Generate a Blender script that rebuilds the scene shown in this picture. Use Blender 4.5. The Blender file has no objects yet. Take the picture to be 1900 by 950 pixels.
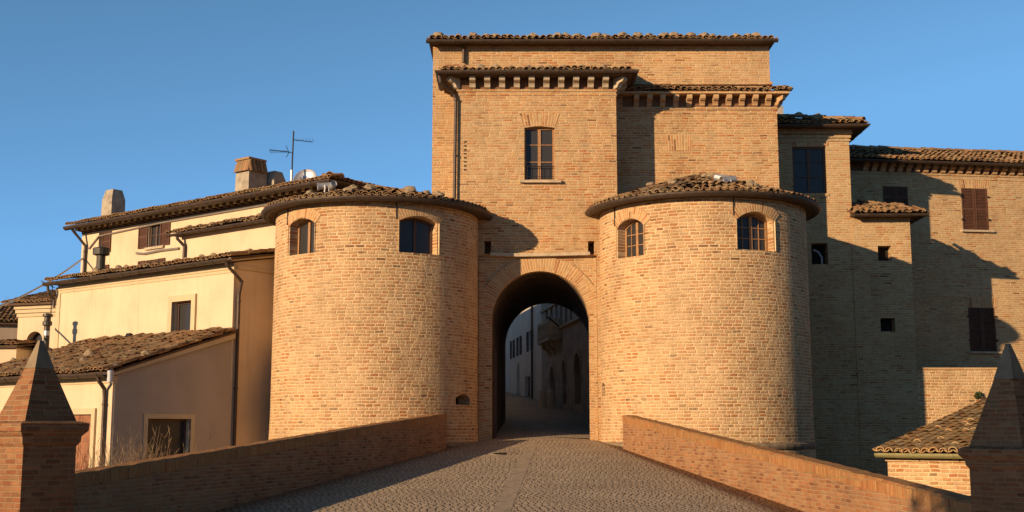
import bpy, bmesh, math, random
from math import sin, cos, tan, atan, atan2, pi, sqrt, radians, degrees
from mathutils import Vector, Matrix, noise

# ------------------------------------------------------------------ camera, sky, sun, exposure
SC = bpy.context.scene
COL = SC.collection
F, EYE, TH = 2250.0, 1.7, atan(325 / 2250.0)
SUN_AZ, SUN_EL = radians(45.4), radians(12.5)          # azimuth measured from behind the camera towards the left
cam = bpy.data.cameras.new('camera')
cam.sensor_width = 36.0
cam.lens = 36.0 * F / 1900.0
cam.clip_start, cam.clip_end = 0.1, 2000.0
cam_o = bpy.data.objects.new('camera', cam)
cam_o.location = (0, 0, EYE)
cam_o.rotation_euler = (pi / 2 + TH, 0, 0)
COL.objects.link(cam_o)
SC.camera = cam_o

W = bpy.data.worlds.new('World')
SC.world = W
W.use_nodes = True
wn = W.node_tree
sky = wn.nodes.new('ShaderNodeTexSky')
sky.sky_type = 'NISHITA'
sky.sun_disc = False
sky.sun_elevation = SUN_EL
sky.sun_rotation = radians(180) + SUN_AZ
sky.altitude = 300
sky.air_density = 1.0
sky.dust_density = 0.4
sky.ozone_density = 1.6
bw = wn.nodes.new('ShaderNodeRGBToBW')            # evening sky: keep its brightness, pull its hue to a clear blue
wn.links.new(sky.outputs[0], bw.inputs[0])
tint = wn.nodes.new('ShaderNodeMix'); tint.data_type = 'RGBA'; tint.blend_type = 'MULTIPLY'
tint.inputs[0].default_value = 1.0
cap = wn.nodes.new('ShaderNodeMath'); cap.operation = 'MINIMUM'; cap.inputs[1].default_value = 3.4   # evens out the glare round the low sun
wn.links.new(bw.outputs[0], cap.inputs[0])
wn.links.new(cap.outputs[0], tint.inputs[6]); tint.inputs[7].default_value = (.40, 1.04, 1.98, 1)
keep = wn.nodes.new('ShaderNodeMix'); keep.data_type = 'RGBA'; keep.inputs[0].default_value = .95
wn.links.new(sky.outputs[0], keep.inputs[6]); wn.links.new(tint.outputs[2], keep.inputs[7])
geo = wn.nodes.new('ShaderNodeTexCoord'); spx = wn.nodes.new('ShaderNodeSeparateXYZ'); wn.links.new(geo.outputs['Generated'], spx.inputs[0])
zen = wn.nodes.new('ShaderNodeMapRange'); zen.interpolation_type = 'SMOOTHSTEP'   # the evening sky deepens towards the zenith
for k_, q_ in enumerate((.3, .75, 1.0, .22)): zen.inputs[k_ + 1].default_value = q_
wn.links.new(spx.outputs[2], zen.inputs[0])
deep = wn.nodes.new('ShaderNodeMix'); deep.data_type = 'RGBA'; deep.blend_type = 'MULTIPLY'; deep.inputs[0].default_value = 1.0
wn.links.new(keep.outputs[2], deep.inputs[6]); wn.links.new(zen.outputs[0], deep.inputs[7])
wn.links.new(deep.outputs[2], wn.nodes['Background'].inputs[0])
wn.nodes['Background'].inputs[1].default_value = 0.098

sun = bpy.data.lights.new('sun', 'SUN')
sun.energy = 5.0
sun.angle = radians(0.55)
sun.color = (1.0, 0.70, 0.425)
sun_o = bpy.data.objects.new('sun', sun)
TO_SUN = Vector((-sin(SUN_AZ) * cos(SUN_EL), -cos(SUN_AZ) * cos(SUN_EL), sin(SUN_EL)))
sun_o.rotation_euler = TO_SUN.to_track_quat('Z', 'Y').to_euler()
COL.objects.link(sun_o)
vs = SC.view_settings
vs.view_transform = 'Standard'
vs.look = 'None'
vs.exposure = 0.36
vs.gamma = 1.0
vs.use_curve_mapping = False

RND = random.Random(7)

# ------------------------------------------------------------------ measuring: a pixel of the photo on a real wall
class Frame:
    """a vertical wall plane: origin (ox, oy), turned by rot about z; local x along the wall, local y into it"""
    def __init__(s, ox, oy, rot=0.0):
        s.ox, s.oy, s.rot = ox, oy, rot
    def hit(s, px, py, y=0.0):
        u = (475 - py) / F
        d = Vector(((px - 950) / F, cos(TH) - u * sin(TH), sin(TH) + u * cos(TH)))
        ax = Vector((cos(s.rot), sin(s.rot))); ay = Vector((-sin(s.rot), cos(s.rot)))
        o = Vector((s.ox, s.oy))
        t = (o.dot(ay) + y) / (d.x * ay.x + d.y * ay.y)
        p = d * t
        return (p.xy - o).dot(ax), p.z + EYE
    def X(s, px, py, y=0.0): return s.hit(px, py, y)[0]
    def Z(s, px, py, y=0.0): return s.hit(px, py, y)[1]
FW = Frame(0, 0, 0)
def X_(px, py, Y): return FW.X(px, py, Y)
def Z_(py, Y): return FW.Z(950, py, Y)

def road_z(Y):
    a = 1.37 + 0.066 * (Y - 37.5)
    lo = -0.21
    if Y < 12.5: return lo
    if Y < 15.0:
        t = (Y - 12.5) / 2.5
        return lo + (1.37 + 0.066 * (15 - 37.5) - lo) * t * t
    return a

# ------------------------------------------------------------------ materials
def nt_new(name):
    m = bpy.data.materials.new(name)
    m.use_nodes = True
    return m, m.node_tree, m.node_tree.nodes['Principled BSDF']
class N:
    """tiny helper to write node maths"""
    def __init__(s, nt): s.nt = nt
    def new(s, t): return s.nt.nodes.new(t)
    def put(s, sock, v):
        if isinstance(v, (int, float)): sock.default_value = v
        elif isinstance(v, (tuple, list)): sock.default_value = v if len(v) == len(sock.default_value) else tuple(v) + (1,)
        else: s.nt.links.new(v, sock)
    def m(s, op, a, b=0.0, c=0.0):
        n = s.new('ShaderNodeMath'); n.operation = op
        s.put(n.inputs[0], a); s.put(n.inputs[1], b); s.put(n.inputs[2], c)
        return n.outputs[0]
    def noise(s, vec, scale, detail=4, rough=.55):
        n = s.new('ShaderNodeTexNoise')
        if vec is not None: s.put(n.inputs['Vector'], vec)
        n.inputs['Scale'].default_value = scale; n.inputs['Detail'].default_value = detail
        n.inputs['Roughness'].default_value = rough
        return n.outputs['Fac']
    def ramp(s, fac, stops, interp='LINEAR'):
        n = s.new('ShaderNodeValToRGB'); n.color_ramp.interpolation = interp
        e = n.color_ramp.elements
        while len(e) < len(stops): e.new(0.5)
        for k, (p, c) in enumerate(stops):
            e[k].position = p; e[k].color = tuple(c) + (1,) if len(c) == 3 else c
        s.put(n.inputs[0], fac)
        return n.outputs[0]
    def mix(s, fac, a, b, mode='MIX'):
        n = s.new('ShaderNodeMix'); n.data_type = 'RGBA'; n.blend_type = mode
        s.put(n.inputs[0], fac); s.put(n.inputs[6], a); s.put(n.inputs[7], b)
        return n.outputs[2]
    def rng(s, v, a, b, c=0.0, d=1.0):
        n = s.new('ShaderNodeMapRange'); n.interpolation_type = 'SMOOTHSTEP'
        s.put(n.inputs[0], v)
        for k, q in enumerate((a, b, c, d)): n.inputs[k + 1].default_value = q
        return n.outputs[0]
    def xyz(s, x, y, z=0.0):
        n = s.new('ShaderNodeCombineXYZ'); s.put(n.inputs[0], x); s.put(n.inputs[1], y); s.put(n.inputs[2], z)
        return n.outputs[0]
    def sep(s, v):
        n = s.new('ShaderNodeSeparateXYZ'); s.put(n.inputs[0], v)
        return n.outputs[0], n.outputs[1], n.outputs[2]
    def bump(s, h, strength, dist, bsdf):
        n = s.new('ShaderNodeBump'); s.put(n.inputs['Height'], h)
        n.inputs['Strength'].default_value = strength; n.inputs['Distance'].default_value = dist
        s.nt.links.new(n.outputs[0], bsdf.inputs['Normal'])

def brick_mat(name, h, w, cols, mortar, joint, bump=.6, smear=.35, stain=.3, seed=0.0, rowcol=None, rough_bricks=.012):
    m, nt, b = nt_new(name); g = N(nt)
    uv = g.new('ShaderNodeUVMap').outputs[0]
    u, v, _ = g.sep(uv)
    p = g.xyz(u, v, seed)
    wob = g.m('SUBTRACT', g.noise(p, 2.2, 2), .5)
    wob2 = g.m('SUBTRACT', g.noise(g.xyz(u, v, seed + 9), 9.0, 2), .5)
    v2 = g.m('ADD', v, g.m('ADD', g.m('MULTIPLY', wob, h * .5), g.m('MULTIPLY', wob2, h * .25)))
    rowf = g.m('DIVIDE', v2, h)
    row = g.m('FLOOR', rowf)
    wn1 = g.new('ShaderNodeTexWhiteNoise'); wn1.noise_dimensions = '1D'
    g.put(wn1.inputs['W'], g.m('ADD', row, seed))
    uf = g.m('ADD', g.m('DIVIDE', g.m('ADD', u, g.m('MULTIPLY', wob2, w * .45)), g.m('MULTIPLY', g.m('ADD', g.m('MULTIPLY', wn1.outputs[0], .5), .75), w)), g.m('ADD', g.m('MULTIPLY', row, .5), g.m('MULTIPLY', wn1.outputs[0], .55)))
    colm = g.m('FLOOR', uf)
    fu, fv = g.m('FRACT', uf), g.m('FRACT', rowf)
    du = g.m('MULTIPLY', g.m('MINIMUM', fu, g.m('SUBTRACT', 1, fu)), w)
    dv = g.m('MULTIPLY', g.m('MINIMUM', fv, g.m('SUBTRACT', 1, fv)), h)
    wn2 = g.new('ShaderNodeTexWhiteNoise'); wn2.noise_dimensions = '3D'
    idv = g.xyz(colm, row, seed)
    g.put(wn2.inputs['Vector'], idv)
    rid = wn2.outputs['Value']
    r2 = g.sep(wn2.outputs['Color'])
    edge = g.m('ADD', g.m('MINIMUM', du, dv), g.m('MULTIPLY', g.m('SUBTRACT', g.noise(p, 45, 2), .5), rough_bricks))
    mask = g.rng(edge, joint * .35, joint * .8)
    big = g.noise(p, .55, 5, .6)
    # smeared bricks: the brick keeps part of the mortar's colour, in patches
    sm = g.m('MULTIPLY', g.rng(g.m('ADD', g.m('MULTIPLY', big, .8), g.m('MULTIPLY', r2[1], .5)), .55, .85), smear)
    stops = [((k + .5) / len(cols) if k else 0.0, c) for k, c in enumerate(cols)]
    rid = g.m('FRACT', g.m('ADD', g.m('MULTIPLY', rid, .8), g.m('MULTIPLY', g.noise(g.xyz(u, v, seed + 31), .33, 4, .6), .45)))
    bc = g.ramp(rid, stops, 'LINEAR')
    bc = g.mix(g.rng(r2[0], .978, .985, 0, .6), bc, (.13, .07, .04))
    bc = g.mix(g.rng(r2[0], .0, .035, .75, 0), bc, (.50, .20, .09))
    fine = g.noise(p, 26, 3, .7)
    bc = g.mix(.55, bc, g.ramp(fine, [(.25, (.55, .5, .45)), (.75, (1.25, 1.25, 1.25))]), 'MULTIPLY')
    mo = g.mix(.5, mortar, g.ramp(g.noise(p, 7, 4), [(.3, (.72, .7, .68)), (.7, (1.12, 1.12, 1.1))]), 'MULTIPLY')
    bc = g.mix(sm, bc, mo)
    c = g.mix(mask, mo, bc)
    st = g.ramp(g.noise(g.xyz(u, g.m('MULTIPLY', v, .6), seed + 3), .8, 6, .65), [(.3, (.56, .52, .48)), (.5, (.95, .94, .92)), (.72, (1.16, 1.12, 1.05))])
    c = g.mix(stain, c, st, 'MULTIPLY')
    streak = g.noise(g.xyz(g.m('MULTIPLY', u, 2.6), g.m('MULTIPLY', v, .22), seed + 41), 1.0, 5, .65)
    c = g.mix(g.rng(streak, .52, .74, 0, stain * .9), c, g.mix(.5, c, (.16, .11, .07)))
    pale = g.noise(g.xyz(u, v, seed + 51), .22, 3, .5)
    c = g.mix(g.rng(pale, .54, .68, 0, .22), c, mo)
    if rowcol:
        c = g.mix(g.rng(g.noise(g.xyz(u, v, seed + 20), .35, 4), .45, .62, 0, rowcol[1]), c, rowcol[0])
    nt.links.new(c, b.inputs['Base Color'])
    b.inputs['Roughness'].default_value = .92
    b.inputs['Specular IOR Level'].default_value = .2
    hgt = g.m('ADD', g.m('MULTIPLY', mask, g.m('ADD', .5, g.m('MULTIPLY', r2[2], .6))), g.m('MULTIPLY', fine, .5))
    hgt = g.m('ADD', hgt, g.m('MULTIPLY', g.noise(p, 4.5, 4, .65), 1.6))
    g.bump(hgt, bump, .03, b)
    return m

def plain_mat(name, col, rough=.8, var=.25, scale=3.0, bump=.1, metal=0.0, spec=.3, fine=0.0):
    m, nt, b = nt_new(name); g = N(nt)
    tc = g.new('ShaderNodeTexCoord').outputs['Object']
    n1 = g.noise(tc, scale, 6, .62)
    d = [max(0, x * (1 - var * 1.3)) for x in col]; l = [min(1, x * (1 + var * .6)) for x in col]
    c = g.ramp(n1, [(.28, d), (.5, col), (.74, l)])
    if fine:
        c = g.mix(fine, c, g.ramp(g.noise(tc, scale * 14, 4, .7), [(.3, (.5, .5, .5)), (.7, (1.3, 1.3, 1.3))]), 'MULTIPLY')
    nt.links.new(c, b.inputs['Base Color'])
    b.inputs['Roughness'].default_value = rough
    b.inputs['Metallic'].default_value = metal
    b.inputs['Specular IOR Level'].default_value = spec
    if bump: g.bump(g.noise(tc, scale * 9, 5, .6), bump, .03, b)
    return m

def stucco_mat(name, col, dirt=(.42, .33, .2)):
    m, nt, b = nt_new(name); g = N(nt)
    tc = g.new('ShaderNodeTexCoord').outputs['Object']
    x, y, z = g.sep(tc)
    n1 = g.noise(tc, .7, 6, .6)
    c = g.ramp(n1, [(.3, [q * .86 for q in col]), (.55, col), (.75, [min(1, q * 1.05) for q in col])])
    streak = g.noise(g.xyz(g.m('MULTIPLY', x, 5), g.m('MULTIPLY', y, 5), g.m('MULTIPLY', z, .35)), 1.0, 5, .65)
    c = g.mix(g.rng(streak, .5, .78, 0, .5), c, dirt)
    nt.links.new(c, b.inputs['Base Color'])
    b.inputs['Roughness'].default_value = .9
    b.inputs['Specular IOR Level'].default_value = .2
    g.bump(g.noise(tc, 22, 4), .18, .02, b)
    return m

def tile_mat(name, cols, lichen=(.3, .26, .16), amount=.45):
    m, nt, b = nt_new(name); g = N(nt)
    ri = g.new('ShaderNodeNewGeometry').outputs['Random Per Island']
    tc = g.new('ShaderNodeTexCoord').outputs['Object']
    c = g.ramp(ri, [(k / (len(cols) - 1), q) for k, q in enumerate(cols)])
    n1 = g.noise(tc, 6, 5, .7)
    c = g.mix(g.rng(n1, .42, .62, 0, amount), c, lichen)
    c = g.mix(.6, c, g.ramp(g.noise(tc, 30, 3, .7), [(.3, (.5, .48, .45)), (.7, (1.25, 1.22, 1.2))]), 'MULTIPLY')
    c = g.mix(g.rng(g.noise(tc, 1.1, 3), .5, .7, 0, .35), c, (.12, .09, .06))
    nt.links.new(c, b.inputs['Base Color'])
    b.inputs['Roughness'].default_value = .95
    b.inputs['Specular IOR Level'].default_value = .15
    g.bump(n1, .5, .03, b)
    return m

def cobble_mat(name):
    m, nt, b = nt_new(name); g = N(nt)
    uv = g.new('ShaderNodeUVMap').outputs[0]
    u, v, _ = g.sep(uv)
    p = g.xyz(u, v, 0)
    h, w = .115, .125
    wob = g.m('SUBTRACT', g.noise(p, .9, 2), .5)
    wob2 = g.m('SUBTRACT', g.noise(g.xyz(u, v, 5), 5, 2), .5)
    v2 = g.m('ADD', v, g.m('ADD', g.m('MULTIPLY', wob, .5), g.m('MULTIPLY', wob2, .05)))
    u2 = g.m('ADD', u, g.m('ADD', g.m('MULTIPLY', wob, .2), g.m('MULTIPLY', wob2, .07)))
    rowf = g.m('DIVIDE', v2, h); row = g.m('FLOOR', rowf)
    wn1 = g.new('ShaderNodeTexWhiteNoise'); wn1.noise_dimensions = '1D'; g.put(wn1.inputs['W'], row)
    uf = g.m('ADD', g.m('DIVIDE', u2, w), g.m('MULTIPLY', wn1.outputs[0], 7.0)); col = g.m('FLOOR', uf)
    fu, fv = g.m('FRACT', uf), g.m('FRACT', rowf)
    du = g.m('MULTIPLY', g.m('MINIMUM', fu, g.m('SUBTRACT', 1, fu)), w)
    dv = g.m('MULTIPLY', g.m('MINIMUM', fv, g.m('SUBTRACT', 1, fv)), h)
    # rounded stones: a soft product of both distances leaves wide gaps at the corners
    k = g.m('MULTIPLY', g.m('SMOOTH_MIN', du, dv, .03), 1.0)
    k = g.m('ADD', k, g.m('MULTIPLY', g.m('SUBTRACT', g.noise(p, 18, 2), .5), .016))
    mask = g.rng(k, -.002, .022)
    wn2 = g.new('ShaderNodeTexWhiteNoise'); wn2.noise_dimensions = '3D'; g.put(wn2.inputs['Vector'], g.xyz(col, row, 2))
    bc = g.ramp(wn2.outputs['Value'], [(0, (.45, .345, .24)), (.3, (.57, .45, .32)), (.6, (.64, .515, .37)), (.85, (.52, .41, .29)), (1, (.72, .60, .45))])
    bc = g.mix(.5, bc, g.ramp(g.noise(p, 60, 3, .7), [(.3, (.6, .6, .6)), (.7, (1.3, 1.3, 1.3))]), 'MULTIPLY')
    bc = g.mix(.45, bc, g.ramp(g.noise(p, .5, 5, .6), [(.3, (.62, .6, .58)), (.7, (1.2, 1.17, 1.1))]), 'MULTIPLY')
    c = g.mix(mask, (.12, .085, .05), bc)
    nt.links.new(c, b.inputs['Base Color'])
    b.inputs['Roughness'].default_value = .8
    b.inputs['Specular IOR Level'].default_value = .3
    g.bump(g.m('ADD', g.m('MULTIPLY', mask, g.m('ADD', .6, g.m('MULTIPLY', g.sep(wn2.outputs['Color'])[1], .5))), g.m('MULTIPLY', g.noise(p, 30, 3), .25)), .85, .03, b)
    return m

def glass_mat(name, col=(.04, .038, .036), rough=.18):
    m, nt, b = nt_new(name); g = N(nt)
    tc = g.new('ShaderNodeTexCoord').outputs['Object']
    b.inputs['Base Color'].default_value = tuple(col) + (1,)
    b.inputs['Roughness'].default_value = rough
    b.inputs['Specular IOR Level'].default_value = .2
    g.bump(g.noise(tc, 2.5, 2), .08, .02, b)
    return m

MT = {}
MT['brick_tower'] = brick_mat('weathered_tower_brick', .095, .25, [(.26, .12, .05), (.41, .145, .05), (.49, .27, .11), (.55, .35, .16), (.43, .165, .055), (.57, .39, .19), (.46, .20, .075), (.37, .23, .11)], (.67, .49, .28), .032, .85, .5, .6, 1.0)
MT['brick_gate'] = brick_mat('orange_gate_brick', .083, .30, [(.28, .12, .05), (.42, .15, .05), (.49, .255, .10), (.53, .31, .135), (.44, .17, .055), (.53, .335, .155), (.40, .23, .105)], (.60, .435, .24), .024, .75, .48, .55, 4.0)
MT['brick_house'] = brick_mat('tan_house_brick', .08, .28, [(.29, .145, .065), (.43, .24, .105), (.48, .30, .14), (.40, .165, .065), (.50, .35, .18), (.42, .27, .135)], (.55, .41, .23), .024, .6, .5, .45, 7.0)
MT['brick_parapet'] = brick_mat('red_parapet_brick', .066, .24, [(.29, .105, .045), (.38, .175, .07), (.33, .13, .055), (.42, .225, .10), (.24, .10, .05)], (.40, .255, .135), .016, .6, .45, .45, 11.0)
MT['brick_coping'] = brick_mat('coping_brick', .27, .075, [(.34, .12, .04), (.44, .19, .065), (.38, .15, .05), (.47, .24, .09)], (.34, .22, .10), .014, .6, .3, .5, 13.0)
MT['brick_pillar'] = brick_mat('dark_pillar_brick', .056, .19, [(.20, .075, .035), (.28, .11, .048), (.17, .065, .03), (.31, .145, .065)], (.31, .195, .10), .012, .6, .35, .45, 17.0)
MT['brick_wedge'] = brick_mat('wedge_brick', .085, .5, [(.40, .165, .065), (.50, .29, .125), (.47, .23, .09), (.53, .34, .16), (.37, .16, .065)], (.56, .41, .22), .022, .5, .4, .2, 19.0)
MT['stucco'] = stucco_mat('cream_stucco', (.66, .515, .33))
MT['stucco_shop'] = stucco_mat('cream_annex_stucco', (.66, .52, .335))
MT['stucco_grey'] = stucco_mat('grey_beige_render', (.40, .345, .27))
MT['vault_shade'] = plain_mat('painted_vault_shade', (.10, .075, .055), .95, .4, 2, .4)  # near-black: the vault's shade is put into the colour
MT['stucco_trim'] = stucco_mat('pale_trim_stucco', (.56, .45, .27))
MT['plaster_reveal'] = plain_mat('pale_plaster_reveal', (.60, .47, .28), .95, .25, 4, .3)
MT['tile'] = tile_mat('old_clay_tile', [(.20, .105, .055), (.32, .17, .08), (.38, .21, .10), (.27, .175, .095), (.36, .26, .145), (.42, .235, .115)], (.31, .255, .14), .5)
MT['tile_red'] = tile_mat('redder_clay_tile', [(.36, .19, .08), (.50, .28, .11), (.56, .36, .16), (.42, .27, .13), (.56, .42, .21)], (.50, .40, .20), .45)
MT['deck'] = plain_mat('dark_eave_wood', (.10, .06, .035), .85, .4, 4, .3)
MT['frieze'] = plain_mat('brown_frieze_board', (.17, .085, .04), .85, .35, 5, .2)
MT['gutter'] = plain_mat('brown_gutter_metal', (.062, .041, .027), .55, .35, 5, .05, .2, .4)
MT['gutter_olive'] = plain_mat('olive_gutter_metal', (.28, .25, .11), .5, .3, 5, .05, .2, .4)
MT['copper_pipe'] = plain_mat('dark_flue_metal', (.06, .055, .04), .5, .3, 8, .05, .4, .4)
MT['wood'] = plain_mat('warm_window_wood', (.36, .19, .08), .6, .3, 12, .15, 0, .3)
MT['wood_dark'] = plain_mat('dark_window_wood', (.11, .06, .035), .6, .3, 12, .15, 0, .3)
MT['shutter'] = plain_mat('brown_shutter_paint', (.10, .045, .025), .65, .3, 9, .15, 0, .3)
MT['door'] = plain_mat('reddish_door_wood', (.28, .12, .055), .65, .4, 7, .25, 0, .3)
MT['glass'] = glass_mat('window_glass')
MT['hole'] = plain_mat('dark_room', (.02, .017, .014), .95, .2, 3, 0)
MT['stone'] = plain_mat('tan_roof_stone', (.34, .26, .16), .95, .4, 7, .6)
MT['stone_trim'] = plain_mat('pale_trim_stone', (.48, .39, .26), .9, .3, 5, .3)
MT['stone_grey'] = plain_mat('grey_base_stone', (.25, .19, .12), .95, .35, 4, .5)
MT['chimney'] = plain_mat('grey_chimney_render', (.37, .32, .235), .95, .35, 3, .4)
MT['iron'] = plain_mat('dark_iron', (.03, .028, .026), .6, .2, 9, .05, .5, .4)
MT['steel'] = plain_mat('pale_grey_metal', (.42, .42, .42), .45, .15, 9, 0, .5, .5)
MT['cable'] = plain_mat('grey_cable', (.22, .19, .16), .7, .2, 9, 0)
MT['cobble'] = cobble_mat('brown_cobblestone')
MT['strip'] = plain_mat('drain_stone', (.44, .345, .24), .85, .35, 6, .4, fine=.5)
MT['ground'] = plain_mat('dry_earth', (.16, .13, .075), .95, .5, .8, .4, fine=.6)
MT['street_white'] = stucco_mat('white_townhouse_plaster', (.78, .71, .58), (.4, .38, .34))
MT['street_stone'] = plain_mat('grey_palace_stone', (.42, .36, .28), .9, .3, 1.2, .3)
MT['street_brown'] = stucco_mat('brown_street_plaster', (.34, .27, .2), (.2, .16, .12))
MT['leaf_screen'] = plain_mat('light_screen_foliage', (.045, .055, .022), .8, .4, .5, 0)
MT['bark'] = plain_mat('grey_bark', (.13, .10, .08), .95, .4, 8, .5)
MT['twig'] = plain_mat('dry_straw', (.23, .155, .085), .9, .4, 5, 0)
MT['leaf'] = plain_mat('dark_green_leaf', (.06, .085, .03), .7, .45, 6, 0)
MT['moss'] = plain_mat('brown_moss_patch', (.16, .14, .06), .95, .4, 10, .5)

# ------------------------------------------------------------------ mesh helpers
class MB:
    def __init__(s):
        s.bm = bmesh.new(); s.uv = s.bm.loops.layers.uv.new('UVMap'); s.done = s.bm.faces.layers.int.new('done'); s.mi = 0
    def face(s, pts, uvs=None):
        f = s.bm.faces.new([s.bm.verts.new(p) for p in pts]); f.material_index = s.mi
        if uvs:
            f[s.done] = 1
            for l, q in zip(f.loops, uvs): l[s.uv].uv = q
        return f
    def vface(s, vs, uvs=None):
        f = s.bm.faces.new(vs); f.material_index = s.mi
        if uvs:
            f[s.done] = 1
            for l, q in zip(f.loops, uvs): l[s.uv].uv = q
        return f
    def box(s, x0, x1, y0, y1, z0, z1, M=None):
        P = [Vector(p) for p in ((x0, y0, z0), (x1, y0, z0), (x1, y1, z0), (x0, y1, z0), (x0, y0, z1), (x1, y0, z1), (x1, y1, z1), (x0, y1, z1))]
        if M: P = [M @ p for p in P]
        V = [s.bm.verts.new(p) for p in P]
        for q in ((0, 1, 5, 4), (1, 2, 6, 5), (2, 3, 7, 6), (3, 0, 4, 7), (4, 5, 6, 7), (3, 2, 1, 0)): s.vface([V[k] for k in q])
        return s
    def loft(s, loops, cap=True, closed=True):
        """loops of equal length, counter-clockwise seen from outside the first one"""
        R = [[s.bm.verts.new(p) for p in L] for L in loops]
        n = len(R[0])
        for a, b in zip(R, R[1:]):
            for k in range(n if closed else n - 1):
                s.vface([a[k], a[(k + 1) % n], b[(k + 1) % n], b[k]])
        if cap:
            s.vface(R[0][::-1]); s.vface(R[-1])
        return s
    def prism_y(s, poly, y0, y1, M=None):
        """polygon in (x, z), counter-clockwise seen from -y, pushed from y0 to y1"""
        A = [Vector((x, y0, z)) for x, z in poly]; B = [Vector((x, y1, z)) for x, z in poly]
        if M: A = [M @ p for p in A]; B = [M @ p for p in B]
        VA = [s.bm.verts.new(p) for p in A]; VB = [s.bm.verts.new(p) for p in B]; n = len(poly)
        s.vface(VA); s.vface(VB[::-1])
        for k in range(n): s.vface([VA[k], VB[k], VB[(k + 1) % n], VA[(k + 1) % n]])
        return s
    def prism_x(s, poly, x0, x1):
        """polygon in (y, z)"""
        VA = [s.bm.verts.new((x0, y, z)) for y, z in poly]; VB = [s.bm.verts.new((x1, y, z)) for y, z in poly]; n = len(poly)
        s.vface(VA[::-1]); s.vface(VB)
        for k in range(n): s.vface([VA[k], VA[(k + 1) % n], VB[(k + 1) % n], VB[k]])
        return s
    def prism_z(s, poly, z0, z1):
        VA = [s.bm.verts.new((x, y, z0)) for x, y in poly]; VB = [s.bm.verts.new((x, y, z1)) for x, y in poly]; n = len(poly)
        s.vface(VA[::-1]); s.vface(VB)
        for k in range(n): s.vface([VA[k], VA[(k + 1) % n], VB[(k + 1) % n], VB[k]])
        return s
    def sweep(s, path, prof, closed=False):
        """prof: closed polygon in (side, up); swept along path with mitred corners"""
        path = [Vector(p) for p in path]; n = len(path); loops = []
        for k, p in enumerate(path):
            a = path[k] - path[k - 1] if k else path[1] - path[0]
            b = path[k + 1] - path[k] if k < n - 1 else path[-1] - path[-2]
            a.normalize(); b.normalize()
            t = (a + b).normalized()
            ref = Vector((0, 0, 1)) if abs(t.z) < .9 else Vector((0, 1, 0))
            sd = t.cross(ref).normalized(); up = sd.cross(t).normalized()
            sc = 1 / max(.4, cos(a.angle(b, 0) / 2))
            loops.append([p + sd * q[0] * sc + up * q[1] for q in prof])
        return s.loft(loops)
    def tube(s, path, r, n=8):
        return s.sweep(path, [(r * cos(2 * pi * k / n), r * sin(2 * pi * k / n)) for k in range(n)])
    def lathe(s, prof, n=16, c=(0, 0), cap=True):
        loops = [[(c[0] + r * cos(2 * pi * k / n), c[1] + r * sin(2 * pi * k / n), z) for k in range(n)] for r, z in prof]
        return s.loft(loops, cap)
    def xf(s, M):
        bmesh.ops.transform(s.bm, matrix=M, verts=s.bm.verts); return s
    def mesh(s, name, uvmode=None):
        bmesh.ops.recalc_face_normals(s.bm, faces=s.bm.faces)
        do_uv(s.bm, uvmode)
        me = bpy.data.meshes.new(name); s.bm.to_mesh(me); s.bm.free()
        return me
    def build(s, name, mats, parent=None, uvmode=None, smooth=False):
        return link(name, s.mesh(name, uvmode), mats, parent, smooth)

def do_uv(bm, mode=None):
    bm.normal_update()
    uv = bm.loops.layers.uv.verify(); done = bm.faces.layers.int.get('done')
    for f in bm.faces:
        if done and f[done]: continue
        n = f.normal
        if mode == 'top':
            for l in f.loops: l[uv].uv = (l.vert.co.x, l.vert.co.y)
        elif mode and mode[0] == 'cyl' and abs(n.z) < .8:
            _, cx, cy, R = mode
            for l in f.loops:
                p = l.vert.co; l[uv].uv = (R * atan2(p.x - cx, -(p.y - cy)), p.z)
        elif abs(n.z) > .85:
            for l in f.loops: l[uv].uv = (l.vert.co.x, l.vert.co.y)
        else:
            t = Vector((-n.y, n.x)).normalized()
            k = 1 / max(.35, sqrt(max(1e-6, 1 - n.z * n.z)))
            for l in f.loops:
                p = l.vert.co; l[uv].uv = (p.x * t.x + p.y * t.y + .37 * abs(t.y), p.z * k)

def link(name, me, mats, parent=None, smooth=False):
    if mats is not None:
        for q in (mats if isinstance(mats, (list, tuple)) else [mats]): me.materials.append(MT[q])
    if smooth:
        for p in me.polygons: p.use_smooth = True
    o = bpy.data.objects.new(name, me); COL.objects.link(o)
    if parent: o.parent = parent
    return o

def cut(mb, cutters, name, mats, parent=None, uvmode=None):
    """solid minus cutters (lists of MB whose members do not touch each other)"""
    bmesh.ops.recalc_face_normals(mb.bm, faces=mb.bm.faces)
    me = bpy.data.meshes.new('solid'); mb.bm.to_mesh(me)
    o = bpy.data.objects.new('solid', me); COL.objects.link(o); tmp = []
    for c in cutters:
        bmesh.ops.recalc_face_normals(c.bm, faces=c.bm.faces)
        cm = bpy.data.meshes.new('cutter'); c.bm.to_mesh(cm); c.bm.free()
        co = bpy.data.objects.new('cutter', cm); COL.objects.link(co); tmp.append(co)
        md = o.modifiers.new('b', 'BOOLEAN'); md.operation = 'DIFFERENCE'; md.solver = 'EXACT'; md.object = co
    bpy.context.view_layer.update()
    dg = bpy.context.evaluated_depsgraph_get()
    res = bpy.data.meshes.new_from_object(o.evaluated_get(dg))
    for q in tmp + [o]:
        d = q.data; bpy.data.objects.remove(q); bpy.data.meshes.remove(d)
    bm = bmesh.new(); bm.from_mesh(res); do_uv(bm, uvmode); bm.to_mesh(res); bm.free()
    res.name = name; res.materials.clear()
    mb.bm.free()
    return link(name, res, mats, parent)

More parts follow.
